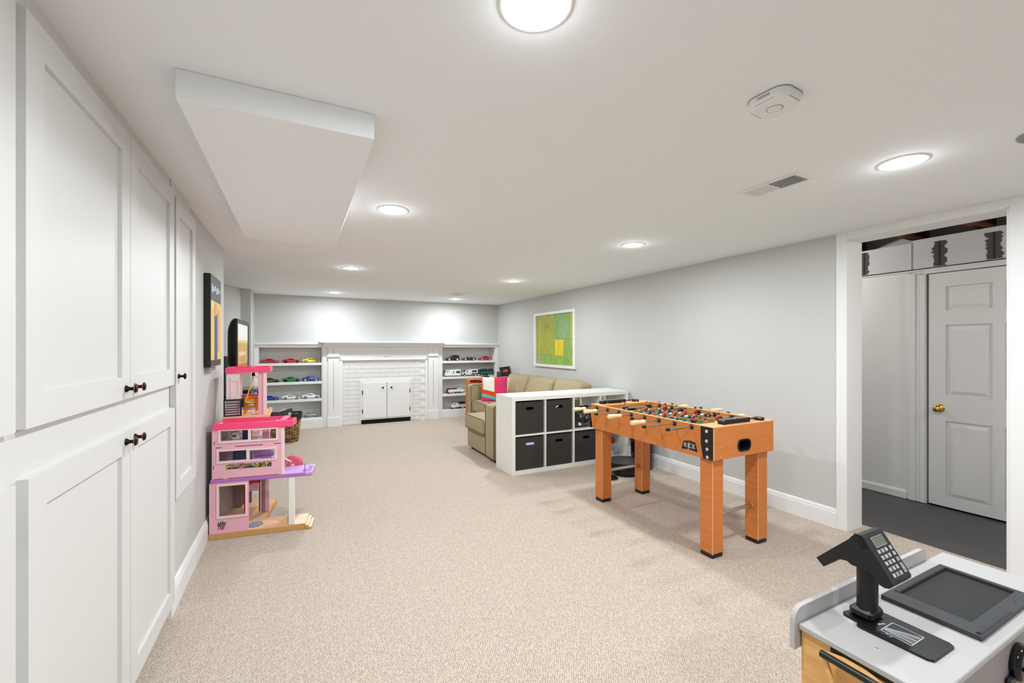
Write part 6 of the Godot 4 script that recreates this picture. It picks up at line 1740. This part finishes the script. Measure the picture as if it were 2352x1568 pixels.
func build_pictures() -> void:
	# abstract painting in a white frame on the right wall; its picture is flat
	var t := thing("abstract_painting", "green and yellow abstract painting in a white frame on the right wall", "painting", Vector3(3.5, 1.432, -5.532))
	var W := 1.17; var H := 0.856
	var fr := MB.new()
	fr.at(ZX)
	fr.panel(-W / 2, W / 2, -H / 2, H / 2, -0.030, 0.0, [[-W / 2 + 0.055, W / 2 - 0.055, -H / 2 + 0.04, H / 2 - 0.04]])
	fr.box(-W / 2 + 0.05, W / 2 - 0.05, -H / 2 + 0.03, H / 2 - 0.03, -0.004, 0.0)
	part(t, "frame", fr, T["trim_paint"], "white frame")
	var im := Image.create(512, 384, false, Image.FORMAT_RGB8)
	var f1 := FastNoiseLite.new()
	f1.seed = 12; f1.frequency = 0.012; f1.fractal_octaves = 5
	var olive := Color(0.665, 0.685, 0.21); var green := Color(0.51, 0.66, 0.36); var pale := Color(0.60, 0.70, 0.55); var lime := Color(0.60, 0.70, 0.25); var yel := Color(0.89, 0.79, 0.17); var rust := Color(0.62, 0.46, 0.25); var line := Color(0.38, 0.42, 0.16)
	for y in 384:
		for x in 512:
			var u := x / 512.0; var w := y / 384.0
			var n1 := f1.get_noise_2d(x, y * 0.6); var n2 := f1.get_noise_2d(x * 2.0 + 300.0, y * 0.7 + 90.0)
			var k := olive.lerp(Color(0.62, 0.63, 0.30), clampf(0.35 - w * 0.8 + n1 * 0.5, 0, 0.7))
			if u < 0.52 and w < 0.80:
				k = k.lerp(rust, 0.75 * exp(-(pow((u - 0.30) / 0.075, 2) + pow((w - 0.23) / 0.07, 2))) * (0.8 + n2))
			elif u >= 0.52 and u < 0.91 and w < 0.50:
				k = green.lerp(pale, clampf(0.9 * exp(-(pow((u - 0.76) / 0.16, 2) + pow((w - 0.32) / 0.16, 2))) + n1 * 0.4, 0, 1))
			elif u >= 0.91 and w < 0.50:
				k = Color(0.70, 0.73, 0.22)
			elif u >= 0.52 and u < 0.75 and w < 0.815:
				k = yel
			elif u >= 0.75:
				k = lime.lerp(green, clampf(0.5 + n1 * 1.4, 0, 1))
			elif u < 0.22:
				k = Color(0.62, 0.68, 0.42)
			else:
				k = lime.lerp(green, clampf(0.4 + n1 * 1.2, 0, 1))
			var s := n2 * 0.07
			k = Color(clampf(k.r + s, 0, 1), clampf(k.g + s * 0.8, 0, 1), clampf(k.b + s * 0.4, 0, 1))
			var edge := 1.0
			if w < 0.80 and absf(u - 0.52) < 0.003 and (w < 0.8): edge = 0.0
			if w < 0.50 and absf(u - 0.91) < 0.004: edge = 0.0
			if u > 0.52 and absf(w - 0.50) < 0.003: edge = 0.2
			if u < 0.52 and absf(w - 0.80) < 0.004: edge = 0.2
			if w > 0.8 and absf(u - (0.22 - (w - 0.8) * 0.08)) < 0.003: edge = 0.1
			if w > 0.5 and absf(u - 0.75) < 0.003: edge = 0.4
			im.set_pixel(x, y, k.lerp(line, (1.0 - edge) * clampf(0.6 + n2, 0, 1)))
	var pm := StandardMaterial3D.new()
	pm.resource_name = "abstract_print"
	pm.albedo_texture = ImageTexture.create_from_image(im)
	pm.roughness = 0.55
	print_face(t, "canvas", W - 0.11, H - 0.08, pm, "flat painted picture of green and yellow blocks", Transform3D(Basis(Vector3(0, 0, 1), Vector3.UP, Vector3(-1, 0, 0)), Vector3(-0.006, 0, 0)))
	# deep canvas on the left wall: generic colour blocks in the same colours
	var p := thing("canvas_poster", "black-edged canvas with slate, yellow and blue colour blocks on the left wall", "poster", Vector3(-0.57, 1.498, -3.655))
	var PH := 0.632; var PW := 0.41
	part(p, "canvas_box", MB.new().box(0.002, 0.040, -PH / 2, PH / 2, -PW / 2, PW / 2, 0.003), T["black_plastic"])
	part(p, "wall_hanger", MB.new().box(0.0, 0.028, -PH / 2 - 0.03, -PH / 2, -PW / 2 + 0.14, PW / 2 - 0.02), T["counter_front"])
	var slate := Color(0.33, 0.35, 0.38); var yl := Color(0.93, 0.80, 0.40); var sk := Color(0.86, 0.62, 0.50); var bl := Color(0.27, 0.36, 0.50)
	var rects := [[0, 0, 1, 0.28, slate], [0, 0.93, 1, 1.0, Color(0.28, 0.22, 0.24)], [0.32, 0.42, 0.62, 0.93, bl], [0.30, 0.30, 0.52, 0.44, sk], [0.62, 0.36, 0.80, 0.84, sk], [0.12, 0.28, 0.26, 0.36, Color(0.95, 0.88, 0.6)]]
	for k in 6: rects.append([0.10 + k * 0.14, 0.10 + (k % 2) * 0.02, 0.19 + k * 0.14, 0.19 - (k % 3) * 0.015, Color(0.90, 0.91, 0.92)])
	print_face(p, "print", PW - 0.004, PH - 0.004, picture(200, 300, yl, rects, 0.06, 3), "flat print of colour blocks", Transform3D(Basis(Vector3(0, 0, -1), Vector3.UP, Vector3(1, 0, 0)), Vector3(0.0408, 0, 0)))

# ---------------------------------------------------------------- television corner, basket, boxes
func build_corner() -> void:
	# television on its stand
	var st := thing("tv_stand", "black television stand with a glass shelf in the alcove", "tv stand", Vector3(-0.72, 0, -5.95), -0.03)
	part(st, "top", MB.new().box(-0.24, 0.26, 0.77, 0.80, -0.6, 0.72, 0.004), T["black_gloss"])
	for z in [-0.58, 0.56]:
		for x in [-0.22, 0.22]: part(st, "leg", MB.new().box(x - 0.015, x + 0.015, 0.0, 0.77, z - 0.015, z + 0.015, 0.002), T["black_plastic"])
	part(st, "glass_shelf", MB.new().box(-0.22, 0.24, 0.50, 0.508, -0.57, 0.57), T["black_gloss"])
	part(st, "back_panel", MB.new().box(-0.24, -0.23, 0.1, 0.77, -0.58, 0.58), T["black_plastic"])
	var tv := thing("television", "flat black television showing a bright golden picture, seen edge-on in the alcove", "television", Vector3(-0.60, 1.325, -5.93), -0.03)
	var hull := MB.new()
	var rings := []
	for k in [[0.0, 0.305, 0.445], [-0.030, 0.305, 0.445], [-0.062, 0.275, 0.435], [-0.085, 0.225, 0.40], [-0.095, 0.16, 0.34]]:
		var g := []
		var r: float = 0.02 + absf(k[0]) * 0.9
		for q in 4:
			for m in 5:
				var a := PI / 2 * q + PI / 2 * m / 4
				g.append(Vector3(k[0], (k[1] - r) * (1 if q < 2 else -1) + r * sin(a), (k[2] - r) * (1 if q == 0 or q == 3 else -1) + r * cos(a)))
		rings.append(g)
	hull.loft(rings)
	part(tv, "housing", hull, T["black_plastic"])
	part(tv, "bezel", MB.new().at(Transform3D(Basis(Vector3(0, 0, -1), Vector3.UP, Vector3(1, 0, 0)), Vector3.ZERO)).panel(-0.443, 0.443, -0.303, 0.303, 0.0, 0.012, [[-0.41, 0.41, -0.255, 0.255]]), T["charcoal_plastic"])
	var rs := [[0, 0.36, 1, 1, Color(0.86, 0.70, 0.40)], [0, 0.36, 1, 0.42, Color(0.93, 0.83, 0.58)], [0.15, 0.62, 0.8, 0.72, Color(0.93, 0.84, 0.66)], [0.25, 0.72, 0.7, 0.85, Color(0.80, 0.64, 0.38)], [0, 0.9, 1, 1, Color(0.78, 0.52, 0.22)]]
	for k in 5: rs.append([0, 0.10 + k * 0.055, 1, 0.105 + k * 0.055, Color(0.96, 0.93, 0.80)])
	var sm := picture(160, 100, Color(1, 0.99, 0.96), rs, 0.10, 8)
	sm.emission_enabled = true
	sm.emission = Color(1, 1, 1)
	sm.emission_operator = BaseMaterial3D.EMISSION_OP_MULTIPLY
	sm.emission_texture = sm.albedo_texture
	sm.emission_energy_multiplier = 0.85
	sm.albedo_color = Color(0.05, 0.05, 0.05)
	print_face(tv, "screen", 0.82, 0.51, sm, "lit screen with pale sky over golden field", Transform3D(Basis(Vector3(0, 0, -1), Vector3.UP, Vector3(1, 0, 0)), Vector3(0.002, 0, 0)))
	var gl := AreaLight3D.new()
	gl.name = "screen_glow"
	gl.area_size = Vector2(0.8, 0.5)
	gl.light_energy = 0.03
	gl.light_color = Color(1, 0.92, 0.75)
	gl.area_range = 8.0
	gl.area_attenuation = 2.0
	gl.shadow_enabled = true
	tv.add_child(gl)
	gl.transform = Transform3D(Basis(Vector3(0, 0, 1), Vector3.UP, Vector3(-1, 0, 0)), Vector3(0.014, 0, 0))
	part(tv, "neck", MB.new().box(-0.06, -0.02, -0.50, -0.28, -0.09, 0.09, 0.01), T["black_gloss"])
	part(tv, "foot", MB.new().move(-0.03, -0.525, 0).lathe([Vector2(0, 0), Vector2(0.19, 0.0), Vector2(0.20, 0.006), Vector2(0.16, 0.018), Vector2(0.05, 0.03), Vector2(0, 0.03)], 32), T["black_gloss"])
	single("cable_box", "silver-edged black media box on the television stand", "media box", MB.new().at(Transform3D(Basis(Vector3.UP, -0.03), Vector3(-0.54, 0.80, -5.56))).box(-0.07, 0.07, 0.0, 0.05, -0.14, 0.14, 0.006), T["black_gloss"])
	var nb := thing("navy_box", "dark navy box with a cable on the stand left of the television", "box", Vector3(-0.765, 0.80, -5.33))
	part(nb, "body", MB.new().box(-0.10, 0.09, 0.0, 0.42, -0.09, 0.09, 0.012), T["navy_plastic"])
	part(nb, "cable", MB.new().tube([Vector3(-0.09, 0.415, 0.0), Vector3(-0.03, 0.50, -0.02), Vector3(0.05, 0.62, -0.05)], 0.006, 8), T["black_plastic"])
	# wicker basket: woven strands over a frame
	var bx := -0.215; var bz := -6.78
	var t := thing("wicker_basket", "brown wicker basket with dark rim and liner on the carpet by the bookcase", "basket", Vector3(bx, 0, bz), -0.06)
	var hw := 0.235; var hd := 0.185; var h := 0.37
	var ringp := func(y: float, off: float) -> Array:
		var k := lerpf(0.86, 1.0, y / h)
		var o := []
		var r := 0.06
		for q in 4:
			for m in 6:
				var a := PI / 2 * q + PI / 2 * m / 5
				o.append(Vector3((hw * k - r) * (1 if q == 0 or q == 3 else -1) + (r + off) * cos(a), y, (hd * k - r) * (1 if q < 2 else -1) + (r + off) * sin(a)))
		return o
	var shell := MB.new()
	shell.loft([ringp.call(0.005, -0.012), ringp.call(h, -0.012)], false)
	shell.box(-hw * 0.8, hw * 0.8, 0.004, 0.010, -hd * 0.8, hd * 0.8)
	part(t, "shell", shell, T["basket_core"])
	var wv := MB.new()
	var rg := RandomNumberGenerator.new()
	rg.seed = 17
	var cols := [Color(0.80, 0.65, 0.42), Color(0.70, 0.54, 0.32), Color(0.88, 0.73, 0.50), Color(0.60, 0.44, 0.26)]
	var rows := 26
	for j in rows:
		var y := 0.012 + (h - 0.02) * j / rows
		var base: Array = ringp.call(y, 0.0)
		# walk the ring and lay alternating over-and-under strands
		var per := 0.0
		var acc := [0.0]
		for k in base.size():
			per += base[k].distance_to(base[(k + 1) % base.size()])
			acc.append(per)
		var n := 44
		for s in n:
			if (s + j) % 2: continue
			var d0 := per * (s - 0.08) / n; var d1 := per * (s + 1.08) / n
			var pts := []
			for e in 4:
				var d := fposmod(lerpf(d0, d1, e / 3.0), per)
				var k := 0
				while k < base.size() - 1 and acc[k + 1] < d: k += 1
				var u: float = (d - acc[k]) / maxf(1e-6, acc[k + 1] - acc[k])
				var p: Vector3 = base[k].lerp(base[(k + 1) % base.size()], u)
				var outv := Vector3(p.x / hw, 0, p.z / hd).normalized()
				pts.append(p + outv * (0.008 * sin(PI * (e + 0.5) / 4.0)) + Vector3.UP * rg.randf_range(-0.001, 0.001))
			wv.paint(cols[rg.randi() % 4])
			wv.tube(pts, 0.0062, 5)
	var ws := part(t, "weave", wv, T["wicker"])
	ws.set_meta("kind", "stuff")
	var rim := MB.new()
	rim.loft([ringp.call(h - 0.055, 0.014), ringp.call(h - 0.055, 0.020), ringp.call(h, 0.020), ringp.call(h + 0.012, 0.008), ringp.call(h, -0.010), ringp.call(h - 0.07, -0.014)], false)
	part(t, "rim", rim, T["liner_cloth"], "dark fabric-wrapped rim")
	part(t, "stuffing", MB.new().box(-hw + 0.03, hw - 0.03, h - 0.13, h - 0.12, -hd + 0.03, hd - 0.03), T["bin_lining"])
	# toys in the basket
	var put := func(called: String, label: String, cat: String, x: float, y: float, z: float, b: MB, rot: Vector3, m: Material) -> void:
		var o := single(called, label, cat, b, m)
		o.position = Vector3(bx + x, y, bz + z)
		o.rotation = rot
	put.call("game_case", "black game case with a white label sticking out of the wicker basket", "case", 0.055, 0.372, -0.01, MB.new().paint(Color(0.04, 0.04, 0.045)).box(-0.085, 0.085, -0.055, 0.055, -0.02, 0.02, 0.004).paint(Color(0.85, 0.86, 0.86)).box(0.02, 0.055, -0.05, 0.005, 0.02, 0.0206).paint(Color(0.72, 0.15, 0.22)).box(-0.05, -0.01, -0.052, -0.03, 0.02, 0.0206), Vector3(-0.2, 0.1, 0.26), T["painted"])
	put.call("brown_book", "brown leather book in the wicker basket", "book", -0.075, 0.345, 0.045, MB.new().box(-0.06, 0.06, -0.05, 0.05, -0.015, 0.015, 0.004), Vector3(-0.3, 0.0, 0.55), T["leather_brown"])
	put.call("cardboard_piece", "tan cardboard piece behind the black case in the basket", "cardboard", 0.01, 0.40, -0.06, MB.new().box(-0.05, 0.05, -0.03, 0.03, -0.004, 0.004), Vector3(-0.1, 0.2, 0.5), T["cream_plastic"])
	put.call("green_toy_grip", "dark green toy with a white stick at the left of the basket", "toy", -0.175, 0.335, 0.0, MB.new().paint(Color(0.05, 0.22, 0.15)).cushion(Vector3.ZERO, Vector3(0.09, 0.06, 0.07), 0.02, Vector3(0.004, 0.006, 0.004), 8).paint(Color(0.85, 0.86, 0.8)).tube([Vector3(-0.05, -0.01, 0.02), Vector3(0.02, 0.04, 0.03)], 0.006, 6), Vector3(0, 0.3, 0), T["painted"])
	put.call("green_toy_block", "mint green toy block at the right of the basket", "toy", 0.18, 0.35, 0.05, MB.new().paint(Color(0.38, 0.66, 0.55)).box(-0.035, 0.035, -0.03, 0.012, -0.03, 0.03, 0.006).paint(Color(0.10, 0.30, 0.20)).box(-0.03, 0.03, 0.012, 0.03, -0.02, 0.02, 0.006).paint(Color(0.75, 0.4, 0.45)).box(-0.07, -0.04, -0.03, 0.0, -0.02, 0.02, 0.004), Vector3(0.1, 0.4, 0.1), T["painted"])
	# behind the sofa
	var ob := thing("cardboard_box", "orange and red printed toy carton standing behind the sofa arm", "box", Vector3(2.76, 0, -6.92))
	part(ob, "carton", MB.new().box(-0.15, 0.28, 0.0, 0.755, -0.10, 0.12, 0.003), T["carton_orange"])
	part(ob, "print", MB.new().paint(Color(0.50, 0.08, 0.05)).prism([Vector2(-0.15, 0.755), Vector2(0.02, 0.755), Vector2(-0.03, 0.70), Vector2(-0.15, 0.715)], 0.12, 0.1206).paint(Color(0.35, 0.16, 0.04)).box(0.0, 0.12, 0.685, 0.735, 0.12, 0.1206).paint(Color(0.88, 0.60, 0.15)).prism([Vector2(0.14, 0.68), Vector2(0.20, 0.70), Vector2(0.27, 0.75), Vector2(0.18, 0.715)], 0.12, 0.1206), T["painted"], "red and yellow printed flame pattern")
	single("carton_top_box", "small dark box on the orange carton behind the pillow", "box", MB.new().move(2.93, 0.757, -6.9).box(-0.05, 0.06, 0.0, 0.05, -0.05, 0.05, 0.003), T["navy_plastic"])
	var et := thing("end_table", "small dark end table tucked between the sofa and the right bookcase", "table", Vector3(3.30, 0, -6.88))
	part(et, "top", MB.new().box(-0.17, 0.17, 0.70, 0.73, -0.17, 0.17, 0.004), T["black_plastic"])
	for x in [-0.15, 0.15]:
		for z in [-0.15, 0.15]: part(et, "leg", MB.new().box(x - 0.015, x + 0.015, 0.0, 0.70, z - 0.015, z + 0.015), T["black_plastic"])
	var wb := thing("woven_box", "black woven box on the end table beside the sofa", "box", Vector3(3.255, 0.73, -6.86), 0.1)
	part(wb, "body", MB.new().box(-0.085, 0.085, 0.0, 0.145, -0.07, 0.07, 0.006), T["charcoal_plastic"])
	var wvn := MB.new()
	for i in 9:
		for j in 8:
			if (i + j) % 2 == 0: wvn.box(-0.082 + i * 0.0182, -0.066 + i * 0.0182, 0.004 + j * 0.0175, 0.019 + j * 0.0175, 0.07, 0.0735, 0.002)
	part(wb, "woven_front", wvn, T["black_plastic"]).set_meta("kind", "stuff")
	var pf := thing("framed_picture", "tilted black frame with an orange picture beside the sofa corner", "picture frame", Vector3(3.375, 0.825, -6.99))
	pf.rotation = Vector3(-0.15, -0.15, 0.10)
	part(pf, "frame", MB.new().panel(-0.10, 0.10, -0.09, 0.13, -0.008, 0.008, [[-0.065, 0.065, -0.03, 0.095]]), T["black_plastic"])
	part(pf, "picture", MB.new().paint(Color(0.25, 0.12, 0.08)).box(-0.065, 0.065, -0.03, 0.095, -0.004, 0.0).paint(Color(0.88, 0.42, 0.20)).prism([Vector2(-0.04, 0.03), Vector2(0.05, 0.045), Vector2(0.05, 0.08), Vector2(-0.04, 0.07)], 0.0, 0.001), T["painted"], "orange picture")
	single("pillow_behind", "cream yellow pillow edge behind the colour-block pillow", "pillow", MB.new().at(Transform3D(Basis(Vector3.UP, -0.5) * Basis(Vector3.RIGHT, -0.3), Vector3(2.90, 0.655, -6.20))).cushion(Vector3.ZERO, Vector3(0.34, 0.34, 0.11), 0.05, Vector3(0, 0, 0.03), 10), T["cream_plastic"])
	# stray cord by the bookcase
	single("toy_net_cord", "thin dark cord curling up behind the sofa arm by the bottom shelf", "cord", MB.new().tube([Vector3(2.97, 0.004, -7.2), Vector3(2.93, 0.15, -7.2), Vector3(2.86, 0.30, -7.2), Vector3(2.80, 0.36, -7.2), Vector3(2.80, 0.42, -7.2), Vector3(2.87, 0.47, -7.2)], 0.004, 6), T["leather_brown"])
